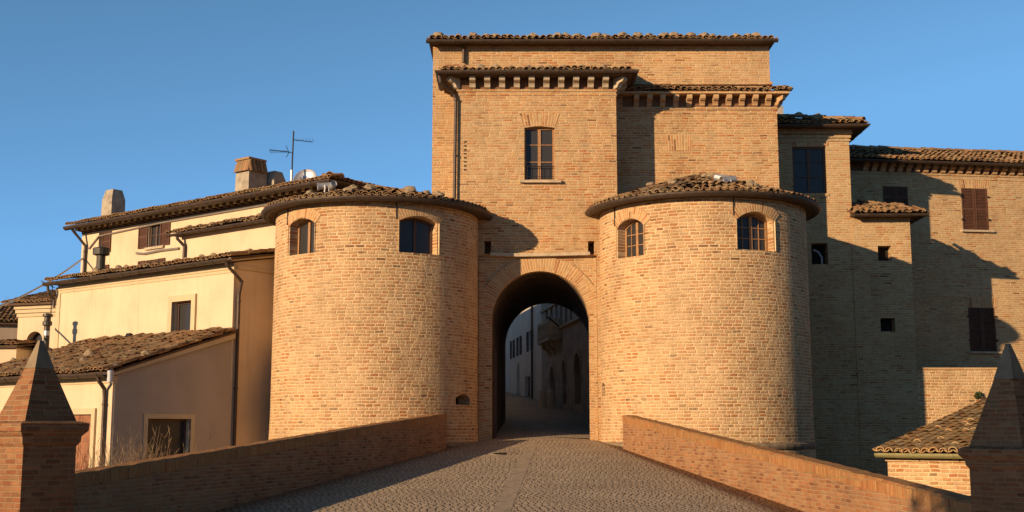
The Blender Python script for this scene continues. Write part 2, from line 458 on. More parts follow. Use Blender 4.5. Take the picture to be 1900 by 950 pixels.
def tag(o, label, cat, group=None, kind=None):
    if label: o['label'] = label
    if cat: o['category'] = cat
    if group: o['group'] = group
    if kind: o['kind'] = kind
    return o
def thing(name, label, cat, loc=(0, 0, 0), rot=0.0, group=None):
    o = bpy.data.objects.new(name, None); COL.objects.link(o)
    o.empty_display_size = .3
    o.location = loc; o.rotation_euler = (0, 0, rot)
    return tag(o, label, cat, group)

def arch_poly(x0, x1, z0, zs, rise, n=14):
    """rectangle with an arched head: springs at zs, rises by rise; counter-clockwise seen from -y"""
    cx, a = (x0 + x1) / 2, (x1 - x0) / 2
    if rise <= 0: return [(x0, z0), (x1, z0), (x1, zs), (x0, zs)]
    R = (a * a + rise * rise) / (2 * rise); cz = zs + rise - R
    t0 = math.asin(min(1, a / R))
    if rise > a * .999: R, cz, t0 = a, zs, pi / 2
    return [(x0, z0), (x1, z0)] + [(cx + R * sin(t), cz + R * cos(t)) for t in [t0 - 2 * t0 * k / n for k in range(n + 1)]]

def arch_ring(mb, cx, zc, R0, R1, t0, y0, y1, fn=None, n=28):
    """a ring of radial bricks; angle measured from the top; uv runs along the arc"""
    P = lambda r, t, y: (fn or Vector)(Vector((cx + r * sin(t), y, zc + r * cos(t))))
    for k in range(n):
        a, b = -t0 + 2 * t0 * k / n, -t0 + 2 * t0 * (k + 1) / n
        Rm = (R0 + R1) / 2
        mb.face([P(R0, a, y0), P(R0, b, y0), P(R1, b, y0), P(R1, a, y0)], [(R0, a * Rm), (R0, b * Rm), (R1, b * Rm), (R1, a * Rm)])
        mb.face([P(R0, a, y1), P(R0, b, y1), P(R0, b, y0), P(R0, a, y0)], [(y1, a * Rm), (y1, b * Rm), (y0, b * Rm), (y0, a * Rm)])
        mb.face([P(R1, a, y0), P(R1, b, y0), P(R1, b, y1), P(R1, a, y1)], [(y0, a * Rm), (y0, b * Rm), (y1, b * Rm), (y1, a * Rm)])
    for t in (-t0, t0):
        mb.face([P(R0, t, y0), P(R1, t, y0), P(R1, t, y1), P(R0, t, y1)], [(0, 0), (R1 - R0, 0), (R1 - R0, .1), (0, .1)])
    return mb

def flat_arch(mb, cx, z0, w, h, y0, y1, splay=.12):
    """fan of upright bricks over an opening"""
    n = 12
    for k in range(n):
        a, b = k / n, (k + 1) / n
        X = lambda q, top: cx + (q - .5) * (w + (splay * 2 if top else 0))
        mb.face([(X(a, 0), y0, z0), (X(b, 0), y0, z0), (X(b, 1), y0, z0 + h), (X(a, 1), y0, z0 + h)], [(0, a * w), (0, b * w), (h, b * w), (h, a * w)])
    mb.face([(cx - w / 2 - splay, y0, z0 + h), (cx + w / 2 + splay, y0, z0 + h), (cx + w / 2 + splay, y1, z0 + h), (cx - w / 2 - splay, y1, z0 + h)])
    for sg in (-1, 1):
        mb.face([(cx + sg * w / 2, y0, z0), (cx + sg * (w / 2 + splay), y0, z0 + h), (cx + sg * (w / 2 + splay), y1, z0 + h), (cx + sg * w / 2, y1, z0)])
    mb.face([(cx - w / 2, y0, z0), (cx + w / 2, y0, z0), (cx + w / 2, y1, z0), (cx - w / 2, y1, z0)])
    return mb

def window(parent, M, w, h, rise=0, wood='wood', rows=3, bars=1, leaves=2, label=None, fr=.055, sill=None, glass='glass'):
    """M places the window: local x along the wall, -y outwards, origin at the middle of the foot"""
    plate = MB().prism_y(arch_poly(-w / 2, w / 2, 0, h - rise, rise), -.03, .03)
    c = MB()
    if leaves == 2:
        e = fr * .8
        zt = lambda x: (h - rise) + (0 if rise <= 0 else _archz(x, w, rise))
        for sg in (-1, 1):
            xs = [e, w / 2 - fr]
            if rise > 0:
                top = [(sg * x, zt(x) - fr) for x in [xs[1] + (xs[0] - xs[1]) * k / 5 for k in range(6)]]
                poly = [(sg * xs[0], fr), (sg * xs[1], fr)] + top
            else:
                poly = [(sg * xs[0], fr), (sg * xs[1], fr), (sg * xs[1], h - fr), (sg * xs[0], h - fr)]
            c.prism_y(poly if sg > 0 else poly[::-1], -.2, .2)
    else:
        c.box(-w / 2 + fr, w / 2 - fr, -.2, .2, fr, h - fr)
    o_me = cut(plate, [c], 'window', wood, parent)
    add = MB()
    hh = h - rise * .4
    for r in range(1, rows):
        add.box(-w / 2 + fr, w / 2 - fr, -.018, .012, fr + (hh - fr) * r / rows - .012, fr + (hh - fr) * r / rows + .012)
    if bars > 1:
        for sg in (-1, 1):
            add.box(sg * w / 4 - .01, sg * w / 4 + .01, -.016, .01, fr, h - fr - rise * .3)
    bm = bmesh.new(); bm.from_mesh(o_me.data)
    t = add.mesh('t'); bm.from_mesh(t); bpy.data.meshes.remove(t)
    bmesh.ops.transform(bm, matrix=M, verts=bm.verts); bm.to_mesh(o_me.data); bm.free()
    p = MB().prism_y(arch_poly(-w / 2 + .03, w / 2 - .03, .03, h - rise, max(0, rise - .03)), .012, .024).xf(M)
    p.build('pane', glass, o_me)
    if sill:
        sm, sw, sd = sill
        MB().box(-w / 2 - sw, w / 2 + sw, -sd, .05, -.09, -.004).xf(M).build('sill', sm, o_me)
    if label: o_me['label'] = label
    return o_me
def _archz(x, w, rise):
    a = w / 2; R = (a * a + rise * rise) / (2 * rise)
    return sqrt(max(0, R * R - x * x)) - (R - rise)

def shutter_leaf(parent, M, w, h, mat='shutter', panels=2):
    mb = MB()
    f = .06
    mb.box(0, f, -.02, .02, 0, h); mb.box(w - f, w, -.02, .02, 0, h)
    zs = [h * k / panels for k in range(panels + 1)]
    for z in zs: mb.box(f, w - f, -.018, .018, max(0, z - f / 2), min(h, z + f / 2))
    n = int(h / .055)
    for k in range(n):
        z = h * (k + .5) / n
        if min(abs(z - q) for q in zs) < f * .6: continue
        mb.box(f - .004, w - f + .004, -.015, .012, -.004, .004, Matrix.Translation((0, 0, z)) @ Matrix.Rotation(radians(32), 4, 'X'))
    mb.box(f * .5, w - f * .5, .0135, .0165, f * .5, h - f * .5)
    return mb.xf(M).build('shutter', mat, parent)

# ------------------------------------------------------------------ clay roofs
def one_tile(mb, P, U, S, Nn, r=.105, L=.46, rim=False, cover=True, seg=5):
    a0 = [pi * k / seg for k in range(seg + 1)]
    def ring(s, rr, h, inset=0):
        if cover: return [P + U * ((rr - inset) * cos(a)) + S * s + Nn * (h + (rr * .85 - inset) * sin(a)) for a in a0]
        return [P + U * ((rr - inset) * cos(a)) + S * s + Nn * (h - (rr * .6 - inset) * sin(a)) for a in a0]
    h0, h1 = (.045, .02) if cover else (.075, .055)
    A = [mb.bm.verts.new(p) for p in ring(0, r, h0)]; B = [mb.bm.verts.new(p) for p in ring(L, r * .84, h1)]
    for k in range(seg): mb.vface([A[k], A[k + 1], B[k + 1], B[k]])
    if rim:
        C = [mb.bm.verts.new(p) for p in ring(0, r, h0, .02)]; D = [mb.bm.verts.new(p) for p in ring(L * .6, r * .9, h0, .02)]
        for k in range(seg):
            mb.vface([A[k + 1], A[k], C[k], C[k + 1]]); mb.vface([C[k + 1], C[k], D[k], D[k + 1]])

def tiles(mb, O, U, S, Wd, L, pitch=.215, keep=None, rows_step=.36, jit=1.0, over=.1, rnd=None):
    rnd = rnd or RND
    U = Vector(U).normalized(); S = Vector(S).normalized(); Nn = U.cross(S).normalized(); O = Vector(O)
    n = max(1, int(round(Wd / pitch))); pt = Wd / n; rows = max(1, int(L / rows_step))
    sag = [rnd.uniform(-1, 1) for _ in range(8)]
    for i in range(n + 1):
        for j in range(rows):
            for cover in (False, True):
                x = (i + .5) * pt if cover else i * pt
                if cover and i == n: continue
                s = -over + j * rows_step + (rnd.uniform(-.05, .05) * jit if (j or cover) else 0) + (0 if cover else .03)
                if keep and not keep(x, s + .2): continue
                wv = .02 * sin(x * 1.3 + sag[0] * 3) * sag[1] + .015 * sin(x * 3.1 + sag[2] * 4)
                P = O + U * (x + rnd.uniform(-.012, .012) * jit) + S * s + Nn * (wv + rnd.uniform(-.006, .018) * jit)
                ang = rnd.uniform(-.07, .07) * jit
                U2 = U * cos(ang) + S * sin(ang); S2 = S * cos(ang) - U * sin(ang)
                tl = rnd.uniform(-.03, .05) * jit
                one_tile(mb, P, U2, (S2 + Nn * tl).normalized(), Nn, .108 * rnd.uniform(.92, 1.06), .46, j == 0 or rnd.random() < .12, cover)

def deck(mb, pts, th=.06, drop=.03):
    """a board sheet under the tiles: polygon pts (counter-clockwise from above)"""
    p = [Vector(q) for q in pts]
    n = (p[1] - p[0]).cross(p[2] - p[0]).normalized()
    if n.z < 0: p = p[::-1]; n = -n
    mi = mb.mi; mb.mi = 1
    mb.loft([[q - n * (drop + th) for q in p], [q - n * drop for q in p]])
    mb.mi = mi

def ridge(mb, A, B, r=.12):
    A, B = Vector(A), Vector(B); d = (B - A); L = d.length; d.normalize()
    U = d.cross(Vector((0, 0, 1))).normalized(); Nn = U.cross(d)
    if Nn.z < 0: U, Nn = -U, -Nn
    k = 0
    while k * .38 < L - .2:
        one_tile(mb, A + d * (k * .38) + Vector((0, 0, .04 + RND.uniform(-.01, .02))), U, (d + Vector((0, 0, RND.uniform(0, .05)))).normalized(), Nn, r * RND.uniform(.95, 1.1), .46, True, True)
        k += 1

def cone_roof(mb, Re, z0, slope, rtop=.25, a0=-pi, a1=pi):
    """tiles laid in rings round a tower axis at the local origin"""
    cb, sb = cos(slope), sin(slope)
    j, s = 0, -.08
    while Re - s * cb > rtop:
        r = Re - s * cb; z = z0 + s * sb
        n = max(5, int((a1 - a0) * r / .225))
        for i in range(n):
            for cover in (False, True):
                a = a0 + (a1 - a0) * (i + (.5 if cover else 0) + RND.uniform(-.06, .06)) / n
                out = Vector((sin(a), -cos(a), 0)); U = Vector((cos(a), sin(a), 0))
                S = (-out * cb + Vector((0, 0, sb))); Nn = U.cross(S).normalized()
                ang = RND.uniform(-.12, .12)
                U2 = U * cos(ang) + S * sin(ang); S2 = S * cos(ang) - U * sin(ang)
                P = out * r + Vector((0, 0, z)) + Nn * RND.uniform(-.005, .03)
                one_tile(mb, P, U2, (S2 + Nn * RND.uniform(-.04, .08)).normalized(), Nn, .108 * RND.uniform(.9, 1.08), .44, j == 0 or RND.random() < .2, cover)
        s += .35; j += 1
    mb.mi = 1
    N_ = 64
    def ringp(r, z): return [mb.bm.verts.new((r * sin(2 * pi * k / N_), -r * cos(2 * pi * k / N_), z)) for k in range(N_)]
    hi = z0 + (Re - .05) * tan(slope)
    R = [ringp(.02, z0 - .12), ringp(Re, z0 - .12), ringp(Re, z0 - .03), ringp(.02, hi - .03)]
    for a, b in zip(R, R[1:]):
        for k in range(N_): mb.vface([a[k], a[(k + 1) % N_], b[(k + 1) % N_], b[k]])
    mb.vface(R[0][::-1]); mb.vface(R[3])
    mb.mi = 0

def half_round(r=.085, t=.012, n=8):
    o = [(r * cos(a), r * sin(a)) for a in [pi + pi * k / n for k in range(n + 1)]]
    i = [((r - t) * cos(a), (r - t) * sin(a)) for a in [2 * pi - pi * k / n for k in range(n + 1)]]
    return o + i
def gutter(parent, path, mat='gutter', r=.085, brackets=True):
    mb = MB().sweep(path, half_round(r))
    P = [Vector(p) for p in path]
    for a, b in zip(P, P[1:]):
        L = (b - a).length
        k = 1
        while brackets and L > 1 and k * .95 < L:
            q = a + (b - a) * (k * .95 / L); d = (b - a).normalized() * .015
            mb.sweep([q - d, q + d], half_round(r + .012, .014))
            k += 1
    return mb.build('gutter', mat, parent)
def pipe(parent, path, r=.05, mat='gutter', name='downpipe', clips=()):
    mb = MB().tube(path, r)
    for c in clips:
        mb.tube([Vector(c) - Vector((0, 0, .03)), Vector(c) + Vector((0, 0, .03))], r * 1.3)
    return mb.build(name, mat, parent, smooth=False)

def corbel_row(parent, mat, prof, w, places, name='corbel'):
    """prof in (y, z); one mesh, one object per corbel; places: (x, y, z, turn)"""
    me = MB().prism_x(prof, -w / 2, w / 2).mesh(name)
    me.materials.append(MT[mat])
    for x, y, z, a in places:
        o = bpy.data.objects.new(name, me); COL.objects.link(o); o.parent = parent
        o.location = (x, y, z); o.rotation_euler = (0, 0, a)
def scroll(d, h):
    """an S-shaped bracket profile, standing out d from the wall and h tall (y negative = outwards)"""
    pts = [(.02, 0), (-d * .18, 0), (-d * .34, h * .1), (-d * .42, h * .3), (-d * .55, h * .46), (-d * .78, h * .52), (-d * .95, h * .62), (-d, h * .78), (-d, h), (.02, h)]
    return pts

stone_me = []
def stone_mesh(k):
    bm = bmesh.new(); bmesh.ops.create_icosphere(bm, subdivisions=2, radius=1)
    for v in bm.verts:
        n = noise.noise(v.co * 1.1 + Vector((k * 7.3, 1, 2))); n2 = noise.noise(v.co * 2.7 + Vector((3, k * 3.1, 1)))
        v.co *= 1 + .4 * n + .16 * n2
        v.co.z *= .72
    me = bpy.data.meshes.new('roof_stone'); bm.to_mesh(me); bm.free(); me.materials.append(MT['stone'])
    return me
for k in range(5): stone_me.append(stone_mesh(k))
def stone(p, s, label, group):
    o = bpy.data.objects.new('roof_stone', RND.choice(stone_me)); COL.objects.link(o)
    o.location = p; o.scale = (s * RND.uniform(.85, 1.3), s * RND.uniform(.8, 1.1), s * RND.uniform(.75, 1.0))
    o.rotation_euler = (RND.uniform(-.3, .3), RND.uniform(-.3, .3), RND.uniform(0, 6.3))
    return tag(o, label, 'stone', group)
def T(x, y, z, rz=0.0): return Matrix.Translation((x, y, z)) @ Matrix.Rotation(rz, 4, 'Z')

# ================================================================== SETTING: ground, ramp road, drain strip
LPX = lambda Y: -1.85 - (34.6 - Y) * 0.2543        # inner foot of the parapet on the left
RPX = lambda Y: 3.15 + (34.8 - Y) * 0.1440         # and on the right

def build_ground():
    bm = bmesh.new()
    def gz(x, y):
        t = min(1, max(0, (y - 12.2) / 4.5)); t = t * t * (3 - 2 * t)
        z = -.26 * (1 - t) - 1.35 * t
        if y > 38: z += min(1, (y - 38) / 12) * .9
        return z + (.06 * noise.noise(Vector((x * .5, y * .5, 0))) if y > 13 else 0)
    xs = [-900, -300, -120, -60] + [-40 + 2 * k for k in range(41)] + [60, 120, 300, 900]
    ys = [-300, -100, -40, -20, 0, 10, 12, 12.8] + [13.5 + .9 * k for k in range(40)] + [52, 56, 60, 70, 90, 130, 300, 900]
    V = [[bm.verts.new((x, y, gz(x, y))) for x in xs] for y in ys]
    for a, b in zip(V, V[1:]):
        for k in range(len(xs) - 1): bm.faces.new((a[k], a[k + 1], b[k + 1], b[k]))
    do_uv(bm, 'top')
    me = bpy.data.meshes.new('ground'); bm.to_mesh(me); bm.free()
    tag(link('ground', me, 'ground', None, True), 'dry earth below the bridge', None, None, 'structure')
build_ground()

def strip(name, ys, lx, rx, dz, mat, skirt=0.0):
    mb = MB(); nx = 10
    rows = []
    for y in ys:
        a, b = lx(y), rx(y)
        rows.append([mb.bm.verts.new((a + (b - a) * k / nx, y, road_z(y) + dz + .11 * (1 - (2 * k / nx - 1) ** 2) * (1 if skirt and y > 15 else 0))) for k in range(nx + 1)])
    for a, b in zip(rows, rows[1:]):
        for k in range(nx): mb.vface([a[k], a[k + 1], b[k + 1], b[k]])
    if skirt:
        for e in (0, nx):
            lo = [mb.bm.verts.new((r[e].co.x, r[e].co.y, r[e].co.z - skirt)) for r in rows]
            for k in range(len(rows) - 1): mb.vface([rows[k][e], rows[k + 1][e], lo[k + 1], lo[k]])
    return mb.build(name, mat, None, 'top', True)
ysr = [-14 + 1.0 * k for k in range(27)] + [12.5, 13, 13.5, 14, 14.5] + [15 + 1.0 * k for k in range(24)]
tag(strip('road', ysr, lambda y: LPX(y) - .18 if y > 13.2 else -34, lambda y: RPX(y) + .18 if y > 13.2 else 34, 0, 'cobble', 1.6), 'cobbled ramp climbing to the gate', None, None, 'structure')
tag(strip('street', [38 + k for k in range(60)], lambda y: -1.0 if y < 47 else -9 - (y - 47) * .1, lambda y: 3.3 if y < 47 else 6, 0, 'cobble', 1.2), 'cobbled street beyond the arch', None, None, 'structure')
tag(strip('drainage_strip', [11 + .5 * k for k in range(51)], lambda y: .62 - (36 - y) * .052 - .15, lambda y: .62 - (36 - y) * .052 + .15, .113, 'strip'), 'double row of drain stones along the cobbles', None, None, 'structure')

mh = thing('manhole_cover', 'round dark iron manhole cover set in the cobbles before the arch', 'manhole cover', (-.14, 32.1, road_z(32.1) + .1))
mh.rotation_euler = (atan(.066), 0, 0)
MB().lathe([(.36, -.05), (.36, .006), (.30, .009), (.29, .005), (.02, .005)], 28).build('lid', 'iron', mh)
MB().lathe([(.42, -.05), (.42, .004), (.365, .006), (.365, -.05)], 28).build('rim', 'strip', mh)

# ================================================================== BRIDGE PARAPETS AND PILLARS
def parapet(pts, label, side, th=.36):
    """pts: (x, y, height) of the inner foot from the gate end towards the camera; side -1 the body lies to the left, +1 to the right"""
    P = []
    for (ax, ay, ha), (bx, by, hb) in zip(pts, pts[1:]):
        n = max(2, int(abs(by - ay) / .22))
        P += [(ax + (bx - ax) * k / n, ay + (by - ay) * k / n, ha + (hb - ha) * k / n) for k in range(n)]
    P.append(pts[-1])
    ox, oy, _ = pts[0]
    t = thing('parapet_wall', label, 'parapet wall', (ox, oy, road_z(oy)))
    W_, C_ = [], []
    for k, (x, y, h) in enumerate(P):
        a, b = P[max(0, k - 1)], P[min(len(P) - 1, k + 1)]
        d = Vector((b[0] - a[0], b[1] - a[1])).normalized(); nn = Vector((-d.y, d.x))
        if nn.x * side < 0: nn = -nn
        q = Vector((x - ox, y - oy)); z = road_z(y) - road_z(oy)
        j = lambda i: .012 * noise.noise(Vector((y * 3.3, i, side)))
        pt = lambda o, zz: (q.x + nn.x * o, q.y + nn.y * o, zz)
        top = z + h + .016 * noise.noise(Vector((y * 2.3, side, 0)))
        W_.append([pt(0, z - 1.3), pt(th, z - 1.3), pt(th, top - .2), pt(0, top - .2)])
        C_.append([pt(-.012 + j(1), top - .2), pt(th + .012 + j(2), top - .2), pt(th + .012 + j(3), top - .035), pt(th - .03, top + j(4)), pt(.03, top + j(5)), pt(-.012 + j(6), top - .035)])
    MB().loft(W_).build('wall', 'brick_parapet', t)
    MB().loft(C_).build('coping', 'brick_coping', t)
    return t
parapet([(-2.75, 35.4, .72), (-1.85, 34.6, 1.02), (LPX(17.0), 17.0, 1.05), (-5.25, 13.2, 1.05)], 'shaded brick parapet on the left edge of the ramp, meeting the left round tower', -1)
parapet([(3.95, 35.5, .62), (3.15, 34.8, .96), (RPX(15.2), 15.2, .86)], 'sunlit orange brick parapet on the right edge of the ramp, meeting the right round tower', 1)

def pillar(cx, cy, rot, zl, za, side, label):
    t = thing('obelisk_pillar', label, 'pillar', (cx, cy, road_z(cy)), rot)
    b = road_z(cy); zl -= b; za -= b; h = side / 2
    MB().box(-h, h, -h, h, -.6, zl - .24).build('shaft', 'brick_pillar', t)
    m = MB()
    sq = lambda q, z: [(-q, -q, z), (q, -q, z), (q, q, z), (-q, q, z)]
    m.loft([sq(h + .002, zl - .24), sq(h + .03, zl - .2), sq(h + .035, zl - .14), sq(h + .085, zl - .08), sq(h + .09, zl - .005), sq(h + .02, zl + .02)])
    m.build('cornice', 'brick_pillar', t)
    p = MB(); q0 = h - .005
    zc = za - (za - zl) * .34; qc = q0 * .36
    p.loft([sq(q0, zl + .015), sq(qc, zc)])
    p.build('spire', 'brick_pillar', t)
    MB().loft([sq(qc + .004, zc + .001), sq(.022, za)]).build('spire_cap', 'stone_grey', t)
    return t
pillar(X_(72, 700, 13.0), 13.0, radians(51), Z_(785, 13.0), Z_(632, 13.0), .60, 'brick obelisk pillar with one sunlit face at the near end of the left parapet')
pillar(X_(1874, 700, 14.8), 14.8, radians(33), Z_(832, 14.8), Z_(638, 14.8), .74, 'brick obelisk pillar standing in shade at the near end of the right parapet')

# ================================================================== GATEHOUSE
YG, YM, YU = 37.6, 38.95, 39.25
GH = thing('gatehouse', 'tall square brick gatehouse over the arch, between the two round towers', 'gatehouse', (X_(1000, 800, YG), YG, 0))
gx = GH.location.x
class GF:                                            # gatehouse wall planes in its own coordinates
    def X(s, px, py, Y): return X_(px, py, Y) - gx
gf = GF()
bx0, bx1 = gf.X(848, 350, YG), gf.X(1144.5, 300, YG)
zb_top = Z_(147, YG)
L = lambda Y: Y - YG                                 # local y
# arch
acx, aR = (gf.X(912, 650, YG) + gf.X(1093, 650, YG)) / 2, (gf.X(1093, 650, YG) - gf.X(912, 650, YG)) / 2
zap = Z_(503, YG); zsp = zap - aR
ocx = (X_(938, 690, 47) + 3.0) / 2 - gx; oR = (3.0 - X_(938, 690, 47)) / 2; zo = Z_(563, 47)
def tunnel():
    c = MB()
    def at(Y):
        k = (Y - YG) / (47 - YG)
        return acx + (ocx - acx) * k, aR + (oR - aR) * k, zap + (zo - zap) * k
    loops = []
    for Y in (YG - 1.5, YG + .32, 42, 48.5):
        cx, R, za = at(Y)
        loops.append([(x, L(Y), z) for x, z in arch_poly(cx - R, cx + R, -2.2, za - R, R, 24)])
    c.loft(loops)
    return c
# front block
blk = MB().box(bx0, bx1, 0, L(YU) + .3, -1.6, zb_top)
rec = MB().box(gf.X(887, 650, YG), gf.X(1109, 650, YG), -.5, .10, -3, Z_(474, YG))
rec2 = MB()
for px in (905, 1097): rec2.box(gf.X(px - 6, 460, YG), gf.X(px + 6, 460, YG), -.3, .7, Z_(471, YG), Z_(447, YG))
wx0, wx1 = gf.X(973, 290, YG), gf.X(1029, 290, YG); wz0, wz1 = Z_(334, YG), Z_(235, YG)
win = MB().prism_y(arch_poly(wx0, wx1, wz0, wz1 - .04, .05), -.5, .32)
def paint_vault_shade(o):
    """paints the deep shade of the passage under the gate into its faces"""
    o.data.materials.append(MT['vault_shade'])
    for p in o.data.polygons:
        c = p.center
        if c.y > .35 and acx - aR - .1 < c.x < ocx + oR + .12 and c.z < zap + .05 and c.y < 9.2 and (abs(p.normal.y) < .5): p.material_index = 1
paint_vault_shade(cut(blk, [rec, rec2, tunnel(), win], 'front_wall', 'brick_gate', GH))
# stepped jambs left and right of the opening
for nm, a, b, d in (('pilaster', 888, 899, .045), ('pilaster', 1103, 1108.5, .045)):
    MB().box(gf.X(a, 650, YG), gf.X(b, 650, YG), d, .3, -.8, Z_(478, YG)).build(nm, 'brick_wedge', GH)
ar = MB(); arch_ring(ar, acx, zsp, aR + .006, aR + .47, radians(84), .055, .5)
ar.build('arch', 'brick_wedge', GH)
MB().sweep([(gf.X(910, 472, YG), -.05, Z_(472, YG)), (gf.X(960, 473, YG), -.055, Z_(474, YG)), (gf.X(1010, 472, YG), -.05, Z_(473, YG)), (gf.X(1055, 473, YG), -.06, Z_(472, YG)), (gf.X(1094, 471, YG), -.05, Z_(471, YG))],
           [(-.07, -.055), (.07, -.05), (.075, .05), (-.075, .06)]).build('beam', 'stone_trim', GH)
w = window(GH, T((wx0 + wx1) / 2, .2, wz0), wx1 - wx0, wz1 - wz0, 0, 'wood', 3, 1, 2, fr=.06)
MB().prism_x([(.1, -.1), (-.14, -.1), (-.14, -.05), (-.09, -.012), (.1, -.004)], wx0 - .14, wx1 + .2).xf(Matrix.Translation((0, 0, wz0))).build('sill', 'stone_trim', w)
rl = MB(); zr = Z_(308, YG); rl.tube([(wx0 + .01, .06, zr), (wx1 - .01, .06, zr)], .014, 6)
for k in range(5):
    x = wx0 + (wx1 - wx0) * (k + .5) / 5; rl.tube([(x, .06, wz0 + .01), (x, .06, zr)], .008, 6)
rl.tube([(wx0 + .01, .06, wz0 + .12), (wx1 - .01, .06, wz0 + .12)], .008, 6)
rl.build('railing', 'iron', w)
flat_arch(MB(), (wx0 + wx1) / 2, wz1 + .02, wx1 - wx0 + .1, .42, -.008, .05).build('lintel', 'brick_wedge', GH)
# putlog slits left of the window
sl = MB()
for k in range(8): sl.box(gf.X(861, 270, YG), gf.X(866, 270, YG), -.004, .03, Z_(262 + 7.4 * k, YG) - .045, Z_(262 + 7.4 * k, YG))
sl.box(gf.X(862, 270, YG), gf.X(865, 270, YG), .012, .028, Z_(316, YG), Z_(262, YG)); sl.build('toothing', 'hole', GH)
# cornice under the block's eave
MB().box(bx0 - .03, bx1 + .03, -.035, L(YU), Z_(170, YG), Z_(166, YG)).build('string_course', 'brick_gate', GH)
MB().box(bx0 - .015, bx1 + .015, -.02, L(YU), Z_(178, YG), Z_(174, YG)).build('string_course', 'brick_gate', GH)
zc0, zc1 = Z_(165.5, YG), Z_(147, YG)
hc = zc1 - zc0
pl = [(gf.X(877 + 27.3 * k, 155, YG), 0, zc0, 0) for k in range(10)]
pl += [(bx1, 0.0, zc0, radians(45)), (bx0, 0.0, zc0, radians(-45))]
pl += [(bx1, .48 + .5 * k, zc0, radians(90)) for k in range(2)]
corbel_row(GH, 'stone_trim', scroll(.40, hc), .19, pl)
MB().box(bx0 - .006, bx1 + .006, -.008, L(YU), zc0 + .01, zc1 - .004).build('frieze', 'frieze', GH)
ev = .52
zE = zc1 + .015
MB().box(bx0 - ev, bx1 + ev, -ev, L(YU) + .1, zE, zE + .07).build('eave_board', 'deck', GH)
rf = MB(); sl_ = radians(15)
Lr = (L(YU) + ev) / cos(sl_)
tiles(rf, (bx0 - ev + .05, -ev, zE + .11), (1, 0, 0), (0, cos(sl_), sin(sl_)), bx1 - bx0 + 2 * ev - .1, Lr, keep=lambda x, s: True)
deck(rf, [(bx0 - ev + .06, -ev + .02, zE + .13), (bx1 + ev - .06, -ev + .02, zE + .13), (bx1 + ev - .06, L(YU) + .05, zE + .13 + (L(YU) + ev) * tan(sl_)), (bx0 - ev + .06, L(YU) + .05, zE + .13 + (L(YU) + ev) * tan(sl_))])
rf_o = rf.build('roof', ['tile', 'deck'], GH)
zg = zE + .09
gutter(rf_o, [(bx0 - ev - .07, L(YU) - .35, zg - .03), (bx0 - ev - .07, -ev - .08, zg - .015), (bx1 + ev + .06, -ev - .08, zg + .01), (bx1 + ev + .06, L(YU) - .1, zg)], r=.1)
px_ = gf.X(849, 250, YG) - .06
pipe(GH, [(bx0 - ev - .05, -ev + .1, zg - .1), (bx0 - ev + .0, -ev + .1, zg - .32), (px_ - .05, -.09, Z_(176, YG)), (px_, -.09, Z_(190, YG)), (px_ - .02, -.09, Z_(372, YG))], .052,
     clips=[(px_, -.09, Z_(186, YG)), (px_ - .01, -.09, Z_(290, YG))])
pipe(GH, [(bx0 + .12, L(YU) - .1, Z_(88, YU)), (bx0 + .12, L(YU) - .1, Z_(118, YU))], .05)

for k in range(11):
    x = bx0 + (bx1 - bx0) * (k + RND.uniform(.1, .9)) / 11; d = RND.uniform(.05, .5)
    stone((x + gx, YG - ev + .2 + d, zE + .24 + (d + .2) * tan(radians(15))), RND.uniform(.09, .16), 'tan stone weighing down the tiles of the lower eave roof over the gatehouse window', 'stones on the eave roof above the gatehouse window')
# upper tower
ux0, ux1 = gf.X(802, 250, YU), gf.X(1428, 120, YU)
zu_top = Z_(85, YU)
up = MB().box(ux0, ux1, L(YU), L(47), -1.6, zu_top)
paint_vault_shade(cut(up, [tunnel()], 'upper_wall', 'brick_gate', GH))
zE = zu_top + .01; ev = .38
MB().box(ux0 - .12, ux1 + .12, L(YU) - ev, L(47) + .3, zE, zE + .07).build('eave_board', 'deck', GH)
rf = MB(); sl_ = radians(14)
Lr = ((47 - YU) / 2 + ev) / cos(sl_)
tiles(rf, (ux0 - .1, L(YU) - ev, zE + .1), (1, 0, 0), (0, cos(sl_), sin(sl_)), ux1 - ux0 + .2, Lr)
tiles(rf, (ux1 + .1, L(47) + ev, zE + .1), (-1, 0, 0), (0, -cos(sl_), sin(sl_)), ux1 - ux0 + .2, Lr)
ym = (L(YU) + L(47)) / 2; zrg = zE + .1 + Lr * sin(sl_)
deck(rf, [(ux0 - .1, L(YU) - ev + .02, zE + .12), (ux1 + .1, L(YU) - ev + .02, zE + .12), (ux1 + .1, ym, zrg), (ux0 - .1, ym, zrg)])
deck(rf, [(ux1 + .1, L(47) + ev - .02, zE + .12), (ux0 - .1, L(47) + ev - .02, zE + .12), (ux0 - .1, ym, zrg), (ux1 + .1, ym, zrg)])
ridge(rf, (ux0 - .1, ym, zrg + .03), (ux1 + .1, ym, zrg + .03))
for xg in (ux0 + .15, ux1 - .15):
    rf.mi = 1; rf.prism_x([(L(YU) + .05, zE + .06), (L(47) - .05, zE + .06), (ym, zrg - .1)], xg - .13, xg + .13); rf.mi = 0
rf_o = rf.build('roof', ['tile', 'deck'], GH)
gutter(rf_o, [(ux0 - .2, L(YU) - ev - .08, zE + .03), (ux1 + .2, L(YU) - ev - .08, zE + .06)], r=.1)
grp = 'stones on the top roof of the gatehouse'
for k in range(24):
    x = ux0 + (ux1 - ux0) * (k + RND.uniform(.1, .9)) / 24
    d = RND.uniform(.05, .6)
    stone((x + gx, YU - ev + .28 + d, zE + .27 + (d + .2) * tan(sl_)), RND.uniform(.11, .2), 'tan stone weighing down the tiles along the top roof edge of the gatehouse', grp)
TOPROOF = (zE, sl_)

